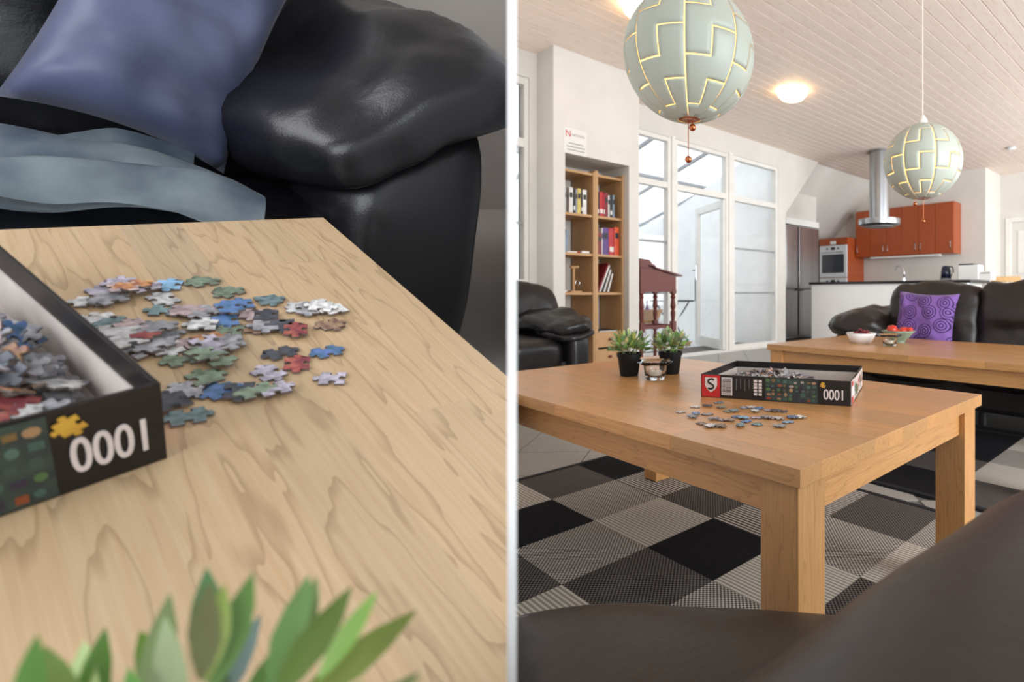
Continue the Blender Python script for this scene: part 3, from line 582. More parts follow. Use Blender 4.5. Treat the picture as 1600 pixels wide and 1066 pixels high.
for z in (.26, .10):
    b = B(); box(b, -.128, .128, -.008, .008, 0, .14, .002); o = obj('drawer_front', b, M_shelf, bk, T(.165, .169, z) @ RZ(R(90))); b = B(); lathe(b, [(0, 0), (.012, 0), (.014, .02), (0, .022)], 12); obj('knob', b, M_mahog, o, T(0, -.008, .07) @ RX(R(90)))
BOOKC = {'grey': (150, 152, 156), 'black': (30, 29, 30), 'white': (214, 210, 204), 'red': (176, 34, 40), 'dark red': (120, 24, 32), 'brown': (84, 62, 48), 'yellow': (200, 178, 96), 'blue grey': (120, 138, 152), 'purple': (84, 56, 120), 'orange': (214, 84, 48), 'green': (70, 92, 70)}
def book(y, z, th, h, dp, colname, lean=0, label=None, group='books in the niche', band=None):
    t = thing('book', label, 'book', T(XF-.03, y, z+th*math.sin(R(-lean))) @ RX(R(lean)), group)
    b = B(); box(b, -dp, 0, 0, .0022, 0, h); box(b, -dp, 0, th-.0022, th, 0, h); prism(b, [(0, 0), (.003, th*.25), (.0035, th*.5), (.003, th*.75), (0, th), (-.003, th), (-.003, 0)], h)
    c = obj('cover', b, M_obj, t); c.color = C(*BOOKC[colname]); bx('page_block', -dp+.003, -.003, .0022, th-.0022, .003, h-.003, M_pages, t)
    if band: o = bx('spine_label', -.001, .0042, th*.15, th*.85, h*band[1], h*band[2], M_obj, t); o.color = C(*BOOKC[band[0]])
ordn = ['first', 'second', 'third', 'fourth', 'fifth', 'sixth', 'seventh', 'eighth']
def row(bay, shelfname, y, z, spec):
    for k, (cn, th, h) in enumerate(spec):
        bd = ('white', .12, .3) if cn in ('black', 'red') else ('black', .6, .8)
        book(y, z, th, h, .2, cn, 0, '%s book, %s on %s shelf of the %s niche bay from the partition' % (cn, ordn[k], shelfname, bay), band=bd); y += th+.002
row('outer', 'upper', 2.458, 1.472, [('grey', .036, .215), ('brown', .022, .2), ('white', .038, .225), ('black', .022, .215), ('grey', .016, .215), ('yellow', .034, .225), ('black', .016, .2), ('white', .04, .22)])
row('inner', 'upper', 2.80, 1.472, [('black', .03, .21), ('red', .038, .225), ('red', .016, .215), ('dark red', .032, .225), ('white', .018, .205), ('black', .03, .21), ('blue grey', .022, .215)])
row('inner', 'middle', 2.80, 1.12, [('dark red', .052, .2), ('white', .012, .245), ('purple', .062, .25), ('red', .062, .25), ('orange', .052, .265)])
book(2.468, 1.12, .03, .20, .2, 'blue grey', -6, 'blue grey book leaning alone in the outer bay of the niche')
for k in range(6): book(2.808+k*.022, .769, .016, .29-.022*k, .22, ['dark red', 'white', 'black', 'white', 'brown', 'white'][k], -24+k*1.5, '%s thin folder leaning among magazines in the inner bay' % ['dark red', 'first white', 'black', 'second white', 'brown', 'third white'][k], 'leaning folders in the niche')
t = thing('magazine_stack', 'small stack of magazines on the lower inner shelf', 'magazines', T(XF-.13, 2.92, .394))
for k in range(3): o = bx('magazine', -.1, .1, -.09, .1, k*.008, k*.008+.007, M_obj, t); o.color = C(*BOOKC[('white', 'white', 'black')[k]])
t = thing('wooden_stand', 'small wooden stand with a metal ring on the outer bay shelf', 'stand', T(XF-.09, 2.60, .767))
cbox('foot_plate', -.05, .05, -.055, .055, 0, .014, M_shelf, t, .003); b = B(); tube(b, [(0, 0, .01), (0, 0, .22)], .011); obj('post', b, M_shelf, t); b = B(); tube(b, [(0, -.03, .225), (0, .05, .23)], .012); obj('cross_bar', b, M_shelf, t)
b = B(); tube(b, [(.015, .03+.022*math.cos(a*math.pi/8), .085+.022*math.sin(a*math.pi/8)) for a in range(17)], .003, 6); obj('ring', b, M_chrome, t)
t = thing('shell_dish', 'small white dish beside the wooden stand', 'dish', T(XF-.05, 2.485, .768)); b = B(); lathe(b, [(0, 0), (.02, 0), (.032, .018), (.029, .018), (.018, .004), (0, .004)], 16); obj('bowl', b, M_ceramic, t); b = B(); lathe(b, [(0, .004), (.016, .004), (.012, .022), (0, .024)], 10); obj('soap', b, M_wax, t)
t = thing('rolled_papers', 'row of pale boxes and rolls lying on the outer bay shelf', 'papers', T(XF-.05, 2.60, 1.12))
b = B(); box(b, -.03, .03, .04, .12, 0, .02, .003); obj('carton', b, M_paper, t); b = B(); box(b, -.03, .02, -.10, .0, 0, .012, .002); obj('carton', b, M_paper, t); b = B(); tube(b, [(0, .01, .009), (0, .035, .009)], .008); obj('roll', b, M_tomato, t)
# notice on the wall
sg = thing('wall_notice', 'white printed notice with red letter logo above the niche', 'notice', Matrix(((0, 0, 1, -4.1695), (1, 0, 0, 2.515), (0, 1, 0, 2.06), (0, 0, 0, 1))))
bx('sheet', -.11, .11, -.10, .12, 0, .002, M_paper, sg)
textobj('logo', 'N', .075, M_red, sg, T(-.068, .07, .0022)); textobj('logo_name', 'NOVASOL', .028, M_ink, sg, T(.03, .066, .0022))
for k, wd in enumerate((.07, .09, .085)): bx('print_line', -wd+.005, wd+.005, -.012-k*.028, -.006-k*.028, .002, .0026, M_ink, sg)

# ================================================================== WRITING DESK
ld = thing('writing_desk', 'mahogany slope top writing desk on turned legs by the window', 'desk', T(-4.55, 3.62, 0))
b = B(); prism(b, [(-.24, .77), (.235, .77), (.235, .94), (-.24, 1.05)], .34, M=Matrix(((0, 0, 1, -.17), (1, 0, 0, 0), (0, 1, 0, 0), (0, 0, 0, 1)))); obj('desk_box', b, M_mahog, ld)
b = B(); prism(b, [(-.16, 1.035), (.31, .942), (.31, .955), (-.16, 1.05)], .38, M=Matrix(((0, 0, 1, -.19), (1, 0, 0, 0), (0, 1, 0, 0), (0, 0, 0, 1)))); obj('slope_lid', b, M_mahog, ld)
b = B(); prism(b, [(-.26, 1.02), (-.05, 1.02), (-.07, 1.05), (-.11, 1.065), (-.14, 1.10), (-.2, 1.105), (-.26, 1.11)], .38, M=Matrix(((0, 0, 1, -.19), (1, 0, 0, 0), (0, 1, 0, 0), (0, 0, 0, 1)))); obj('gallery', b, M_mahog, ld)
for sx in (-.15, .15):
    for sy in (-.215, .21):
        b = B(); box(b, -.026, .026, -.026, .026, .755, .80); lathe(b, [(.026, .755), (.018, .74), (.028, .72), (.02, .70), (.024, .66), (.03, .62), (.018, .58), (.027, .55), (.02, .48), (.017, .46)], 14); box(b, -.026, .026, -.026, .026, .36, .46); lathe(b, [(.024, .36), (.016, .34), (.024, .28), (.018, .1), (.02, 0), (0, 0)], 14)
        obj('leg', b, M_mahog, ld, T(sx, sy, 0))
for sx in (-.15, .15): cbox('stretcher', sx-.012, sx+.012, -.19, .19, .39, .425, M_mahog, ld, .004)
for sy in (-.215, .21): cbox('stretcher', -.13, .13, sy-.012, sy+.012, .39, .425, M_mahog, ld, .004)
# ================================================================== TERRACE FURNITURE
p = WX(1050, 469, -6.1); bt = thing('bistro_table', 'dark iron bistro table with curved legs on the terrace', 'table', T(p.x, p.y, -.02)); hz = p.z+.02
b = B(); lathe(b, [(0, hz-.025), (.33, hz-.025), (.33, hz), (0, hz)], 32); obj('table_top', b, M_outdk, bt)
for k in range(4): a = k*math.pi/2+.5; b = B(); tube(b, [(r*math.cos(a), r*math.sin(a), z) for r, z in ((.26, hz-.03), (.16, hz*.72), (.05, hz*.5), (.13, hz*.3), (.25, hz*.12), (.28, 0))], .011); obj('leg', b, M_outdk, bt, smooth=True)
p = WX(1105, 512, -7.2); oc = thing('terrace_chair', 'metal terrace chair with pale blue seat seen through the open door', 'chair', T(p.x, p.y, -.02) @ RZ(R(30)))
bx('seat', -.22, .22, -.22, .22, .42, .46, M_blue, oc, .01); bx('backrest', -.22, .22, .2, .23, .55, .9, M_curtain, oc, .01)
for sx in (-.2, .2):
    for sy in (-.2, .21): b = B(); tube(b, [(sx*1.15, sy*1.15, 0), (sx, sy, .42 if sy < 0 else .9)], .012); obj('leg', b, M_grey, oc)
p = WX(1014, 497, -5.5); stl = thing('terrace_stool', 'small white stool under the wicker basket', 'stool', T(p.x, p.y, -.02)); hz = .40
bx('seat', -.2, .2, -.22, .22, hz-.03, hz, M_terr, stl, .005)
for sx in (-.17, .17):
    for sy in (-.19, .19): b = B(); tube(b, [(sx, sy, 0), (sx, sy, hz-.03)], .015); obj('leg', b, M_terr, stl)
bs = thing('wicker_basket', 'wicker basket on the stool outside the window', 'basket', T(p.x, p.y, hz-.02)); b = B(); lathe(b, [(0, 0), (.11, 0), (.17, .15), (.175, .16), (.16, .155), (.105, .012), (0, .012)], 28, wave=lambda a, z: .02*math.sin(a*14)); obj('basket_body', b, M_bark, bs); b = B(); tube(b, [(.175*math.cos(a*math.pi/12), .175*math.sin(a*math.pi/12), .16) for a in range(25)], .01, 6); obj('rim', b, M_bark, bs)
bt2 = thing('bottle', 'slim violet bottle standing in the wicker basket', 'bottle', T(p.x, p.y-.03, hz)); b = B(); lathe(b, [(0, 0), (.03, 0), (.03, .15), (.011, .2), (.011, .25), (0, .25)], 14); obj('bottle_body', b, pm('violet_glass', C(110, 70, 120), C(96, 60, 108), 4, .2), bt2, smooth=True); b = B(); lathe(b, [(.013, .235), (.013, .265), (0, .265)], 12); obj('cap', b, M_black, bt2)

# ================================================================== PENDANT LAMPS
def pendant(x, y, z, rot, label, balls):
    t = thing('pendant_lamp', label, 'lamp', T(x, y, z) @ RZ(rot)); Rr = .175; G = R(1.15)
    ng = 8; gw = 2*math.pi/ng; dl = R(11.5); bl = [R(-92), R(-51), R(-10), R(31), R(72), R(110)]; lo, hi = R(-80), R(84)
    sp = lambda lo_, la: Vector((Rr*math.cos(la)*math.cos(lo_), Rr*math.cos(la)*math.sin(lo_), Rr*math.sin(la)))
    cl = lambda v: max(lo, min(hi, v)); gl = G*.5
    lat = sorted({round(cl(bl_+s_*dl+g_*gl), 6) for bl_ in bl for s_ in (-1, 1) for g_ in (-1, 1)} | {round(lo+(hi-lo)*k/26, 6) for k in range(27)})
    for g in range(ng):
        a0, am, a1 = g*gw, (g+.5)*gw, (g+1)*gw
        lon = [a0+gl+(am-a0-2*gl)*k/5 for k in range(6)]+[am+gl+(a1-am-2*gl)*k/5 for k in range(6)]
        for k in range(len(bl)-1):
            b = B(); V = {}
            rng = lambda s_: (cl(bl[k]+s_*dl+gl)-1e-5, cl(bl[k+1]+s_*dl-gl)+1e-5)
            (L0, L1), (R0, R1) = rng(-1), rng(1)
            for i in range(11):
                for j in range(len(lat)-1):
                    m0, m1 = lat[j], lat[j+1]; okl = m0 >= L0 and m1 <= L1; okr = m0 >= R0 and m1 <= R1
                    if not (okl if i < 5 else okr if i > 5 else (okl and okr)): continue
                    q = []
                    for ii, jj in ((i, j), (i+1, j), (i+1, j+1), (i, j+1)):
                        if (ii, jj) not in V: V[(ii, jj)] = b.verts.new(sp(lon[ii], lat[jj]))
                        q.append(V[(ii, jj)])
                    b.faces.new(q)
            if b.verts:
                o = obj('shade_panel', b, M_lampshell, t, smooth=True); s = o.modifiers.new('thick', 'SOLIDIFY'); s.thickness = .002; s.offset = -1
            else: b.free()
    b = B(); bmesh.ops.create_icosphere(b, subdivisions=4, radius=.157); obj('diffuser', b, M_glow, t, smooth=True)
    b = B(); lathe(b, [(0, -.171), (.022, -.173), (.030, -.170), (.026, -.164), (0, -.164)], 16); obj('bottom_ring', b, M_copper, t)
    b = B(); lathe(b, [(0, .172), (.024, .172), (.02, .195), (.008, .215), (0, .215)], 16); obj('top_cap', b, M_cord, t); b = B(); tube(b, [(0, 0, .2), (0, 0, ZC-z-.03)], .0028, 8); obj('cord', b, M_cord, t)
    b = B(); lathe(b, [(0, ZC-z-.04), (.045, ZC-z-.035), (.05, ZC-z-.006), (0, ZC-z-.006)], 20); obj('ceiling_rose', b, M_cord, t)
    for dx, ln in balls:
        q = (RZ(-rot) @ Vector((dx*CA, dx*SA, 0))); b = B(); tube(b, [(q.x, q.y, -.17), (q.x, q.y, -.17-ln)], .0012, 6); o = obj('pull_cord', b, M_copper, t); b = B(); bmesh.ops.create_uvsphere(b, u_segments=16, v_segments=10, radius=.0095); obj('pull_ball', b, M_copper, o, T(q.x, q.y, -.17-ln), smooth=True)
pendant(-1.07, .99, 1.4, math.atan2(-.99, 1.07)+R(-4), 'round pale pendant lamp with glowing seams above the puzzle table', ((.008, .022), (-.003, .108)))
pendant(-1.04, 2.43, 1.37, math.atan2(-2.43, 1.04)+R(18), 'round pale pendant lamp with glowing seams above the fruit bowl table', ((-.035, .025), (.004, .105)))

# ================================================================== PLANTS
def leaf_mesh(L_, w_):
    b = B(); pr = [(0, .15), (.2, .7), (.45, 1), (.7, .75), (.9, .3), (1, 0)]; rows = []
    for t_, k in pr: rows.append([b.verts.new((s*w_/2*k, t_*L_, .12*L_*t_*t_+abs(s)*.1*w_*k)) for s in (-1, 0, 1)] if k > 0 else [b.verts.new((0, t_*L_, .12*L_))])
    for r0, r1 in zip(rows, rows[1:]):
        if len(r1) == 3:
            for k in range(2): b.faces.new((r0[k], r0[k+1], r1[k+1], r1[k]))
        else:
            for k in range(2): b.faces.new((r0[k], r0[k+1], r1[0]))
    me = bpy.data.meshes.new('leaf'); b.to_mesh(me); b.free(); me.materials.append(M_leaf)
    for q in me.polygons: q.use_smooth = True
    return me
GREENS = [(134, 160, 96), (166, 184, 124), (108, 136, 84), (150, 176, 84), (120, 146, 110), (180, 196, 150)]
def plant(M, label, me, n, rad, hgt, seed, pot=True, ph=.072, greens=GREENS):
    rnd = random.Random(seed); t = thing('potted_plant', label, 'plant', M)
    b = B(); lathe(b, [(0, 0), (.027, 0), (.0285, .003), (.036, ph-.012), (.0385, ph-.012), (.039, ph), (.0345, ph), (.034, ph-.01), (0, ph-.012)], 28); obj('pot', b, M_matt, t, smooth=False)
    b = B(); lathe(b, [(0, ph-.006), (.0342, ph-.01)], 20); obj('soil', b, M_soil, t)
    for k in range(9): a = k*2.4; b = B(); rr = .012+.004*(k % 3); tube(b, [(rr*math.cos(a), rr*math.sin(a), ph-.01), (rad*.55*math.cos(a), rad*.55*math.sin(a), ph+hgt*.55)], [.0016, .0008], 5); o = obj('stem', b, M_leaf, t); o.color = C(110, 130, 80)
    for k in range(n):
        a = rnd.uniform(0, 2*math.pi); el = math.asin(rnd.uniform(-.12, .98)); q = rnd.uniform(.35, .85)
        c = Vector((rad*q*math.cos(el)*math.cos(a), rad*q*math.cos(el)*math.sin(a), ph+.006+hgt*q*max(.05, math.sin(el)+.15)))
        Mx = T(*c) @ RZ(a-math.pi/2+rnd.uniform(-.5, .5)) @ RX(el*.9+rnd.uniform(-.25, .45)) @ RY(rnd.uniform(-.7, .7)) @ Matrix.Scale(rnd.uniform(.7, 1.15), 4)
        o = bpy.data.objects.new('leaf', me); COL.objects.link(o); o.parent = t; o.matrix_basis = Mx; o.color = C(*[min(255, max(0, v_*rnd.uniform(.85, 1.12))) for v_ in rnd.choice(greens)])
LM = leaf_mesh(.027, .0125)
p = WZ(975, 588, .5); plant(T(p.x, p.y+.02, .5), 'bushy green plant in black pot nearer the book niche side', LM, 250, .068, .056, 1)
p = WZ(1040, 585, .5); plant(T(p.x, p.y+.02, .5), 'bushy green plant in black pot behind the glass candle bowl', LM, 250, .066, .056, 2)
def tealight(M, label, clear=True, s=1.0):
    t = thing('candle_holder', label, 'candle holder', M)
    b = B(); lathe(b, [(0, 0), (.028*s, 0), (.031*s, .006), (.034*s, .03), (.036*s, .042), (.056*s, .054), (.054*s, .057), (.033*s, .046), (.030*s, .03), (.027*s, .010), (0, .009)], 32, wave=lambda a, z: (.07*math.cos(4*a) if z > .05 else 0)); obj('glass_bowl', b, M_glass, t, smooth=True)
    b = B(); lathe(b, [(0, .010), (.019*s, .010), (.019*s, .026), (0, .026)], 20); obj('tea_candle', b, M_wax, t); b = B(); tube(b, [(0, 0, .026), (.001, 0, .033)], .0008, 5); obj('wick', b, M_black, t)
p = WZ(1016, 594, .5); tealight(T(p.x, p.y+.02, .5), 'clear flared glass candle bowl between the plants')
p = WZ(1387, 541, .5); tealight(T(p.x, p.y+.02, .5), 'clear glass tealight holder before the scalloped fruit bowl', s=1.05)
p = WZ(1338, 537, .5); p.y += .05; t = thing('fruit_bowl', 'plain white bowl filled with dark red grapes', 'bowl', T(p.x, p.y, .5)); b = B(); lathe(b, [(0, 0), (.05, 0), (.062, .02), (.078, .052), (.074, .053), (.057, .022), (.046, .006), (0, .006)], 32); obj('bowl', b, M_ceramic, t, smooth=True); b = B(); lathe(b, [(.04, -.001), (.044, -.001), (.044, .002), (.04, .002)], 24); obj('foot_ring', b, M_ceramic, t)
rnd = random.Random(4); gm = None
for k in range(26):
    a = rnd.uniform(0, 6.28); r_ = .048*math.sqrt(rnd.random()); q = T(p.x+r_*math.cos(a)+.008, p.y+r_*math.sin(a), .5+.032+.038*(1-r_/.06)*rnd.random()**.5+.006)
    if gm is None:
        b = B(); bmesh.ops.create_uvsphere(b, u_segments=12, v_segments=8, radius=.0105); g = obj('grape', b, M_grape, None, q, smooth=True); gm = g.data
    else: g = bpy.data.objects.new('grape', gm); COL.objects.link(g); g.matrix_basis = q
    tag(g, 'round dark red grape in the white bowl', 'grape', 'grapes in the white bowl')
p = WZ(1396, 536, .5); p.y += .06; t = thing('fruit_bowl', 'scalloped pale green glass bowl holding red fruit', 'bowl', T(p.x, p.y, .5)); b = B(); lathe(b, [(0, 0), (.035, 0), (.036, .008), (.05, .02), (.075, .05), (.088, .062), (.084, .063), (.07, .05), (.045, .024), (0, .014)], 48, wave=lambda a, z: (.05*math.cos(10*a) if z > .04 else 0)); obj('bowl', b, M_gglass, t, smooth=True); b = B(); lathe(b, [(.03, -.001), (.036, -.001), (.036, .004), (.03, .004)], 24); obj('foot_ring', b, M_gglass, t)
for k, (dx, dy, dz, r_) in enumerate(((-.025, -.02, .066, .028), (.03, -.02, .058, .021), (.05, .02, .06, .02), (.012, .035, .058, .024), (-.035, .03, .056, .023), (.012, -.045, .05, .018))):
    t = thing('red_fruit', 'large red apple on top of the scalloped bowl' if k == 0 else 'small red fruit lying in the scalloped glass bowl', 'fruit', T(p.x+dx*CA, p.y+dy+dx*SA, .5+dz), 'red fruit in the scalloped bowl'); b = B(); lathe(b, [(0, -.85*r_), (.5*r_, -.92*r_), (.95*r_, -.3*r_), (r_, .15*r_), (.7*r_, .8*r_), (.25*r_, .88*r_), (0, .72*r_)], 18); obj('flesh', b, M_tomato, t, smooth=True); b = B(); tube(b, [(0, 0, .72*r_), (.1*r_, 0, 1.05*r_)], .0013, 5); obj('stalk', b, M_bark, t)

# ================================================================== PUZZLE BOX AND PIECES
BL, BW, BH = .372, .28, .058
def puzzle_box(M, label, K=1.0):
    X_ = lambda v: BL-(BL-v)*K
    t = thing('puzzle_box', label, 'box', M); w_ = .0025
    bx('bottom', w_, BL-w_, w_, BW-w_, 0, w_, M_card, t)
    for a in ((0, BL, 0, w_), (0, BL, BW-w_, BW), (0, w_, w_, BW-w_), (BL-w_, BL, w_, BW-w_)): bx('side_wall', *a, 0, BH, M_boxblk, t, .0006)
    for a in ((w_, BL-w_, w_, w_+.001), (w_, BL-w_, BW-w_-.001, BW-w_), (w_, w_+.001, w_, BW-w_), (BL-w_-.001, BL-w_, w_, BW-w_)): bx('card_lining', *a, w_, BH*.68, M_card, t)
    F = T(0, -.0003, 0) @ RX(R(90))               # local XY of the long face: x along, y up, z out
    def q(nm, x0, x1, y0, y1, m, z=.0006, par=t): return bx(nm, X_(x0), X_(x1), y0, y1, 0, z, m, par, M=F)
    q('label_red', .003, .052, .002, BH-.002, M_red)
    b = B(); prism(b, [(.012, .05), (.012, .03), (.018, .02), (.028, .013), (.038, .02), (.044, .03), (.044, .05)], .0004, z0=.0006); obj('shield', b, M_printw, t, F @ Matrix(((K, 0, 0, BL-BL*K), (0, 1, 0, 0), (0, 0, 1, 0), (0, 0, 0, 1))))
    b = B(); pts = [(.036, .044), (.03, .047), (.021, .044), (.021, .037), (.028, .034), (.035, .030), (.034, .024), (.027, .021), (.02, .023)]
    for (xa, ya), (xb, yb) in zip(pts, pts[1:]): tube(b, [(xa, ya, .001), (xb, yb, .001)], .0024, 6)
    obj('shield_emblem', b, M_boxblk, t, F @ Matrix(((K, 0, 0, BL-BL*K), (0, 1, 0, 0), (0, 0, 1, 0), (0, 0, 0, 1))))
    bar = q('barcode_label', .056, .084, .008, .052, M_printw); rnd = random.Random(2); y = .010
    while y < .050: h = rnd.choice((.0006, .001, .0016)); bx('bar', X_(.058), X_(.082), y, y+h, .0006, .0009, M_boxblk, bar); y += h+rnd.choice((.0008, .0014))
    for k in range(5): q('print_line', .094+k*.011, .0955+k*.011, .022+.004*(k % 2), .05, M_ink)
    b = B()
    for k in range(2):
        for r_ in range(5): box(b, .140+k*.012, .148+k*.012, .012+r_*.008, .018+r_*.008, .0, .0006)
    obj('print_block', b, M_printw, t, F @ Matrix(((K, 0, 0, BL-BL*K), (0, 1, 0, 0), (0, 0, 1, 0), (0, 0, 0, 1))))
    pic = q('picture', .168, .296, .002, BH-.002, pm('picture_base' if 'picture_base' not in MATS else 'picture_base2', C(58, 74, 66), C(44, 48, 52), 50, .45)); rnd = random.Random(11)
    PALC = [(62, 92, 82), (140, 72, 40), (160, 52, 40), (78, 106, 94), (160, 126, 92), (52, 42, 62), (116, 92, 52), (78, 108, 66), (164, 148, 136), (84, 84, 78), (60, 78, 70)]
    for i in range(9):
        for j in range(5):
            x = .171+i*.0139+rnd.uniform(-.002, .002); y = .004+j*.0103+rnd.uniform(-.001, .001); wd, hh = rnd.uniform(.007, .0135), rnd.uniform(.005, .0105)
            b = B(); n = rnd.choice((4, 8)); prism(b, [(x+wd/2+wd/2*math.cos(2*math.pi*k/n+.78), y+hh/2+hh/2*math.sin(2*math.pi*k/n+.78)) for k in range(n)], .0003, z0=.0006); o = obj('picture_patch', b, M_obj, pic, Matrix(((K, 0, 0, BL-BL*K), (0, 1, 0, 0), (0, 0, 1, 0), (0, 0, 0, 1)))); o.color = C(*rnd.choice(PALC))
    o = textobj('piece_count', '1000', .034, M_printw, t, F @ T(X_(.335), .026, .0006) @ RZ(math.pi)); o.scale = (.74*K**.75, 1.0, 1)
    me = o.data
    # thicken the numerals: a second, offset copy of the strokes
    b = B(); b.from_mesh(me); c2 = b.copy(); bmesh.ops.translate(c2, vec=(.0012, 0, .0001), verts=c2.verts[:]); m2 = bpy.data.meshes.new('x'); c2.to_mesh(m2); b.from_mesh(m2); b.to_mesh(me); b.free(); c2.free(); bpy.data.meshes.remove(m2)
    b = B(); prism(b, piece_poly(.010, (1, -1, 1, 1)), .0004, z0=.0006); obj('piece_emblem', b, M_yellow, t, F @ T(X_(.309), .046, 0) @ RZ(.4))
    E2 = T(BL+.0003, 0, 0) @ RZ(R(90)) @ RX(R(90)); bx('end_label', .01, .07, .002, BH-.002, 0, .0006, M_printw, t, M=E2); bx('end_label_red', .012, .05, .003, .018, .0006, .001, M_tomato, t, M=E2); bx('end_label_red', .012, .05, .042, .054, .0006, .001, M_tomato, t, M=E2)
    e = bx('end_picture', .075, .27, .004, BH-.004, 0, .0006, M_card, t, M=E2); rnd = random.Random(5)
    for i in range(16):
        x = .08+i*.0116; h = rnd.uniform(.01, .03); y = rnd.uniform(.006, BH-.008-h); o = bx('picture_patch', x, x+.009, y, y+h, .0006, .001, M_obj, e); o.color = C(*rnd.choice(PALC))
    return t
def piece_poly(s, tabs):
    """jigsaw outline centred at 0, side s; tabs: +1 knob, -1 blank, 0 straight on the four sides"""
    side = [(0, 0), (.22, .015), (.38, .02), (.40, .05), (.35, .11), (.33, .18), (.38, .25), (.5, .28), (.62, .25), (.67, .18), (.65, .11), (.60, .05), (.62, .02), (.78, .015)]
    out = []
    for k, tb in enumerate(tabs):
        ca, sa = (1, 0, -1, 0)[k], (0, 1, 0, -1)[k]; ox, oy = ((-.5, -.5), (.5, -.5), (.5, .5), (-.5, .5))[k]
        for u, v in side: d = -v*tb; out.append((s*(ox+u*ca-d*sa), s*(oy+u*sa+d*ca)))
    return out
PM = []
for tabs in ((1, -1, 1, -1), (1, 1, -1, -1), (1, 1, 1, -1), (-1, -1, 1, -1), (1, -1, 1, 1), (-1, 1, -1, 1)):
    b = B(); h = .002; pl = piece_poly(.0175, tabs); lo = [b.verts.new((x, y, 0)) for x, y in pl]; md = [b.verts.new((x, y, h-.0004)) for x, y in pl]; tp = [b.verts.new((x*.97, y*.97, h)) for x, y in pl]; n = len(pl)
    fb = b.faces.new(lo[::-1]); ft = b.faces.new(tp)
    for k in range(n): k2 = (k+1) % n; b.faces.new((lo[k], lo[k2], md[k2], md[k])); f = b.faces.new((md[k], md[k2], tp[k2], tp[k])); f.material_index = 1
    ft.material_index = 1; bmesh.ops.triangulate(b, faces=[fb, ft]); bmesh.ops.recalc_face_normals(b, faces=b.faces[:])
    me = bpy.data.meshes.new('puzzle_piece'); b.to_mesh(me); b.free(); me.materials.append(M_pside); me.materials.append(M_ptop); PM.append(me)
def _des(c): g = sum(c)/3; return tuple(g+(v-g)*.72 for v in c)
PCOL = {'blue': (72, 118, 176), 'sky blue': (118, 172, 214), 'green': (118, 138, 112), 'teal': (108, 140, 142), 'pink': (188, 158, 158), 'lilac': (172, 164, 182), 'white': (206, 206, 204), 'grey': (150, 150, 156), 'dark': (74, 78, 88), 'brown': (150, 112, 84), 'orange': (206, 132, 72), 'red': (176, 68, 66)}; PCOL = {k_: _des(v_) for k_, v_ in PCOL.items()}
def piece(M, cn, label, group, rnd):
    o = bpy.data.objects.new('puzzle_piece', rnd.choice(PM)); COL.objects.link(o); o.matrix_basis = M; c = PCOL[cn]; k = rnd.uniform(.92, 1.08); o.color = C(*[min(255, v_*k) for v_ in c]); return tag(o, label, 'puzzle piece', group)
HEAPC = ['grey']*6+['white']*5+['lilac']*3+['dark']*3+['orange', 'orange', 'brown', 'red', 'pink', 'teal', 'blue']
def heap(MB_, n, cx_, cy_, rx, ry, top, seed, where, group):
    rnd = random.Random(seed)
    for k in range(n):
        while True:
            x, y = cx_+rnd.uniform(-rx, rx), cy_+rnd.uniform(-ry, ry); d = ((x-cx_)/rx)**2+((y-cy_)/ry)**2
            if d < 1 and .016 < x < BL-.016 and .016 < y < BW-.016: break
        z = .013+(top-.013)*(1-d)**.7*(.55+.45*rnd.random()); tl = .9 if z > .022 else .45
        cn = rnd.choice(HEAPC); piece(MB_ @ T(x, y, z) @ RZ(rnd.uniform(0, 6.28)) @ RX(rnd.gauss(0, .5)*tl) @ RY(rnd.gauss(0, .5)*tl), cn, '%s jigsaw piece heaped inside the box %s' % (cn, where), group, rnd)
    b = B(); g = []; n = 18                                              # the pressed mass of pieces beneath
    for k in range(220):
        a = rnd.uniform(0, 6.28); r_ = math.sqrt(rnd.random())*.97; x, y = cx_+rx*r_*math.cos(a), cy_+ry*r_*math.sin(a)
        if not (.016 < x < BL-.016 and .016 < y < BW-.016): continue
        z = .011+(top-.022)*(1-r_*r_)**.7*rnd.uniform(.2, .8); prism(b, piece_poly(.0175, rnd.choice(((1, -1, 1, -1), (1, 1, -1, -1)))), .002, M=T(x, y, z) @ RZ(rnd.uniform(0, 6)) @ RX(rnd.uniform(-.4, .4)) @ RY(rnd.uniform(-.4, .4)))
    o = tag(obj('puzzle_piece_mass', b, M_ptop, None, MB_), 'mass of jumbled jigsaw pieces at the bottom of the box %s' % where, 'puzzle pieces', kind='stuff'); o.color = C(140, 138, 142)
p0 = WZ(1095, 620, .5); p1 = WZ(1328.7, 635.5, .5); MR = T(p0.x, p0.y, .5) @ RZ(math.atan2(p1.y-p0.y, p1.x-p0.x))
puzzle_box(MR, 'open black jigsaw box on the table with the potted plants')
heap(MR, 100, .14, .17, .135, .115, .05, 21, 'by the potted plants', 'pieces heaped in the box by the plants')
rnd = random.Random(8); rc = {}
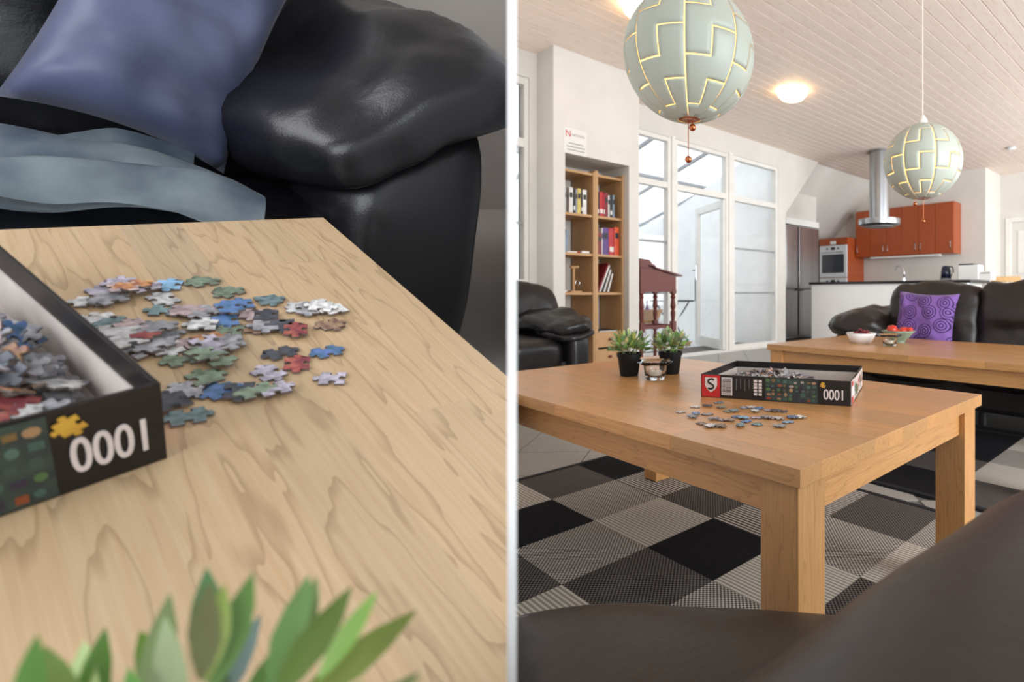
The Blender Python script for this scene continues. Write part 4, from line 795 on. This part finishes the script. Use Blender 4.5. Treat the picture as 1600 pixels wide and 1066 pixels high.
for k, (x, y) in enumerate([(105, 415), (185, 450), (205, 380), (210, 430), (290, 430), (290, 375), (370, 350), (390, 385), (430, 410), (480, 410), (545, 385), (590, 385), (650, 390), (620, 410), (720, 405), (760, 410), (820, 410), (340, 465), (390, 470), (440, 475), (500, 450), (540, 460), (560, 480), (520, 510), (630, 455), (700, 455), (740, 455), (790, 465), (850, 485), (880, 455), (910, 445), (940, 455), (640, 500), (790, 515), (250, 495), (310, 515), (350, 510), (390, 515)]):
    cn = ['white', 'grey', 'white', 'blue', 'grey', 'dark', 'teal', 'green', 'green', 'teal', 'lilac', 'white', 'blue', 'white', 'lilac', 'dark', 'dark', 'grey', 'grey', 'brown', 'blue', 'sky blue', 'blue', 'teal', 'lilac', 'grey', 'pink', 'white', 'sky blue', 'blue', 'grey', 'white', 'teal', 'grey', 'brown', 'white', 'grey', 'brown'][k]
    p = WZ(1040+x*.225, 550+y*.225, .502); piece(T(p.x, p.y, .5003+.0021*(k % 2)) @ RZ(rnd.uniform(0, 6.28)), cn, '%s jigsaw piece lying loose on the table with potted plants' % cn, 'loose pieces on the table with potted plants', rnd)

# ================================================================== LEFT-HAND SET (close view of a table before a sofa)
def lth(name, label, cat, M=I4, group=None): return thing(name, label, cat, ML @ M, group)
lt = lth('coffee_table', 'close view oak table corner with large open puzzle box before dark sofa', 'table'); rnd = random.Random(31)
SW = .047; k = 0; xr = 0.0; SL = .075          # back edge runs y = SL*x
while xr > -.62:
    xl = xr-SW; y = -.86; first = True
    while y < SL*xl-1e-3:
        l = rnd.uniform(.1, .34) if first else rnd.uniform(.26, .46); first = False; e = y+l
        end = e > SL*xl-.1
        a, c = (SL*xl, SL*xr) if end else (e, e)
        xm, ym = (xl+xr)/2, (y+max(a, c))/2; b = B(); prism(b, [(y-ym, -(xr-xm)), (c-ym, -(xr-xm)), (a-ym, -(xl-xm)), (y-ym, -(xl-xm))], .028, z0=-.028)
        obj('stave', b, M_oakl, lt, T(xm, ym, 0) @ RZ(R(90)), clip=-1); y = e
        if end: break
    xr = xl
bx('apron', -.036, -.014, -.8, -.04, -.092, -.028, M_oakl, lt, clip=-1); b = B(); box(b, -.09, -.015, -.095, -.02, -.49, -.028, .002); obj('leg', b, M_oakl, lt, clip=-1)
# puzzle box, long printed face towards the viewer
hb = BH; c0 = LL(253, 598, hb); e1 = (LL(0, 654, hb)-c0).normalized(); e2 = (LL(0, 433, hb)-c0).normalized(); mid = (e1+e2).normalized()
ang = math.atan2(mid.y, mid.x); fa = ang+R(45)         # direction of the printed face, leaving the corner (away to the left)
cand = [ang+R(45), ang-R(45)]; fa = min(cand, key=lambda a_: abs(math.atan2(math.sin(a_-math.atan2(e1.y, e1.x)), math.cos(a_-math.atan2(e1.y, e1.x)))))
cb = LL(262, 717, 0); ux = Vector((-math.cos(fa), -math.sin(fa), 0))      # local +x of the box points to the corner
MBX = T(cb.x-ux.x*BL, cb.y-ux.y*BL, .0004) @ RZ(math.atan2(ux.y, ux.x)); MLB = ML @ MBX
puzzle_box(MLB, 'large close up open black jigsaw box with white numerals', .6)
heap(MLB, 130, .265, .13, .10, .12, .06, 23, 'in the close view', 'pieces heaped in the close view box')
LPIECES = [(264, 448, 'sky blue'), (317, 443, 'green'), (358, 459, 'green'), (419, 471, 'teal'), (255, 470, 'white'), (258, 488, 'teal'), (294, 491, 'pink'), (320, 493, 'grey'), (377, 478, 'blue'), (359, 489, 'blue'), (352, 504, 'blue'), (318, 514, 'white'), (360, 519, 'green'), (396, 493, 'pink'), (416, 498, 'dark'), (399, 513, 'brown'), (416, 514, 'grey'), (442, 513, 'dark'), (462, 521, 'red'), (470, 483, 'white'), (480, 488, 'grey'), (501, 487, 'white'), (523, 488, 'white'), (516, 509, 'brown'), (255, 525, 'grey'), (308, 537, 'pink'), (328, 536, 'orange'), (360, 540, 'grey'), (262, 547, 'white'), (325, 549, 'lilac'), (345, 553, 'grey'), (286, 564, 'green'), (320, 566, 'green'), (342, 570, 'green'), (438, 554, 'dark'), (511, 552, 'blue'), (464, 571, 'red'), (420, 586, 'lilac'), (520, 594, 'lilac'), (320, 593, 'green'), (291, 613, 'grey'), (347, 614, 'blue'), (374, 616, 'dark'), (401, 617, 'green'), (428, 614, 'lilac'), (294, 654, 'teal'), (269, 634, 'dark'), (144, 474, 'white'), (171, 474, 'grey'), (168, 457, 'lilac'), (192, 449, 'lilac'), (193, 462, 'pink'), (208, 458, 'orange'), (223, 458, 'lilac'), (144, 505, 'white'), (163, 507, 'white'), (181, 515, 'teal'), (210, 515, 'lilac'), (208, 525, 'pink'), (184, 530, 'white'), (226, 533, 'red'), (247, 525, 'grey'), (222, 554, 'grey'), (242, 549, 'grey'), (202, 546, 'white')]
rnd = random.Random(12); done = []
for x, y, cn in LPIECES:
    q = LL(x, y, 0); lv = sum(1 for d in done if (d-q).length < .017); done.append(q.copy()); tlt = .10 if lv else 0
    near = min((LL(a_, b_, 0)-q).length for a_, b_, c_ in LPIECES if (a_, b_) != (x, y)); how = 'lying apart from the others' if near > .027 else 'resting on other pieces' if lv else 'lying flat among others'
    piece(ML @ T(q.x, q.y, .0004+.0022*lv) @ RX(rnd.uniform(-tlt, tlt)) @ RZ(rnd.choice((0, 1.57, 3.14, 4.71))+rnd.uniform(-.5, .5)), cn, '%s jigsaw piece %s on the close view tabletop' % (cn, how), 'loose pieces on the close view tabletop', rnd)
# sofa behind the table
sf = lth('sofa', 'dark leather sofa behind the close view table corner', 'sofa', T(0, .25, -.5))
def LS(x, y, z): return T(x, y-.25, z+.5)
b = B(); soft(b, 1.5, .62, .24, 4.5, LS(-.58, .47, -.20), 20, .03, 5, seed=1); obj('seat_cushion', b, M_leathl, sf, smooth=True, clip=-1)
b = B(); box(b, -1.3, .2, -.02, .7, .06, .26, .02); obj('base', b, M_leathl, sf, clip=-1)
b = B(); soft(b, .62, .26, .62, 3.4, LS(-.62, .80, .12) @ RX(R(-10)), 18, .02, 5, seed=5); obj('back_cushion', b, M_leathl, sf, smooth=True, clip=-1)
b = B(); soft(b, .62, .26, .62, 3.4, LS(.0, .84, .12) @ RX(R(-10)), 18, .02, 5, seed=7); obj('back_cushion', b, M_leathl, sf, smooth=True, clip=-1)
b = B(); soft(b, .30, .84, .56, 5, LS(.235, .60, -.20), 18, .004, 4, fn=lambda u, q: Vector((q.x, q.y, q.z+.09*u.x*(u.z > 0)*u.z)), seed=2); obj('armrest', b, M_leathl, sf, smooth=True, clip=-1)
def lpad(u, q): q.z += -.10*max(0, -u.x)+.02*math.sin(u.x*4) ; q.y -= .02*math.sin(u.x*5); return q
b = B(); soft(b, .52, .94, .20, 3.0, LS(.24, .62, .125) @ RY(R(-14)), 22, .02, 6, fn=lpad, seed=8); obj('arm_pad', b, M_leathl, sf, smooth=True, clip=-1)
b = B(); pillow(b, .25, .45, .13, 6, wr=.03); tag(obj('cushion', b, M_pillow, None, ML @ T(-.022, .54, .148) @ RX(R(65)) @ RZ(R(-23)), smooth=True), 'large navy satin cushion leaning in the dark sofa corner', 'cushion')
b = B(); g = []                                     # crumpled pale sheet added for the bright reflection on the leather seat
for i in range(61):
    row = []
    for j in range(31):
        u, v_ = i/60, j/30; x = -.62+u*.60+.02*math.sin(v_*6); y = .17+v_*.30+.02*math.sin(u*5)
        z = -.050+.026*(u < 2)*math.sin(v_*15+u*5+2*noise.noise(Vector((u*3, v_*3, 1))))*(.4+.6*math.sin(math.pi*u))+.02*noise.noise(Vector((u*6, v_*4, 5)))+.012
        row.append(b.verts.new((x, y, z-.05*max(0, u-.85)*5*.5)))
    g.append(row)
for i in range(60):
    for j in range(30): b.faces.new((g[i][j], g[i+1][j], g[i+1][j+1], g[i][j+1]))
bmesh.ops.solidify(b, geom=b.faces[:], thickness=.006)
tag(obj('seat_sheen_sheet', b, M_seatsheen, None, ML, smooth=True), 'pale crumpled sheet standing in for bright reflection on the dark sofa seat', 'sheen_sheet')
# enclosure of the left-hand set
b = B(); box(b, -3.0, 1.6, 1.35, 1.42, -.52, 1.6); struct(obj('wall_sofa', b, M_leftwall, None, ML, clip=-1), 'warm grey wall behind the dark sofa', 'wall')
b = B(); box(b, -3.0, 1.6, -1.2, 1.42, -.56, -.5); struct(obj('floor_sofa', b, M_leftwall, None, ML, clip=-1), 'shaded floor beneath the dark sofa', 'floor')
b = B(); box(b, -2.7, 1.6, -2.4, 1.42, 1.6, 1.66); struct(obj('ceiling_sofa_skyblock', b, M_leftwall, None, ML, clip=-1), 'plain unseen ceiling added over the dark sofa to block sky light', 'ceiling')  # out of view, added to shut sky light out of this set
b = B(); box(b, -2.76, -2.7, -2.4, 1.42, -.52, 1.66); box(b, -2.76, 1.6, -2.46, -2.4, -.52, 1.66); struct(obj('wall_sofa_side_skyblock', b, M_leftwall, None, ML, clip=-1), 'unseen warm grey walls added around the sofa corner to block sky light', 'wall')  # unseen left and rear walls, added against sky light on the leather
# plant right in front of the viewer
LMB = leaf_mesh(.030, .0085); GR2 = [(116, 148, 56), (128, 158, 66), (88, 112, 72), (104, 134, 62), (116, 132, 106), (146, 168, 104)]
plant(ML @ T(-.290, -.712, 0), 'green plant in a black pot nearest the viewer in front of the puzzle box', LMB, 100, .058, .06, 9, ph=.10, greens=GR2)
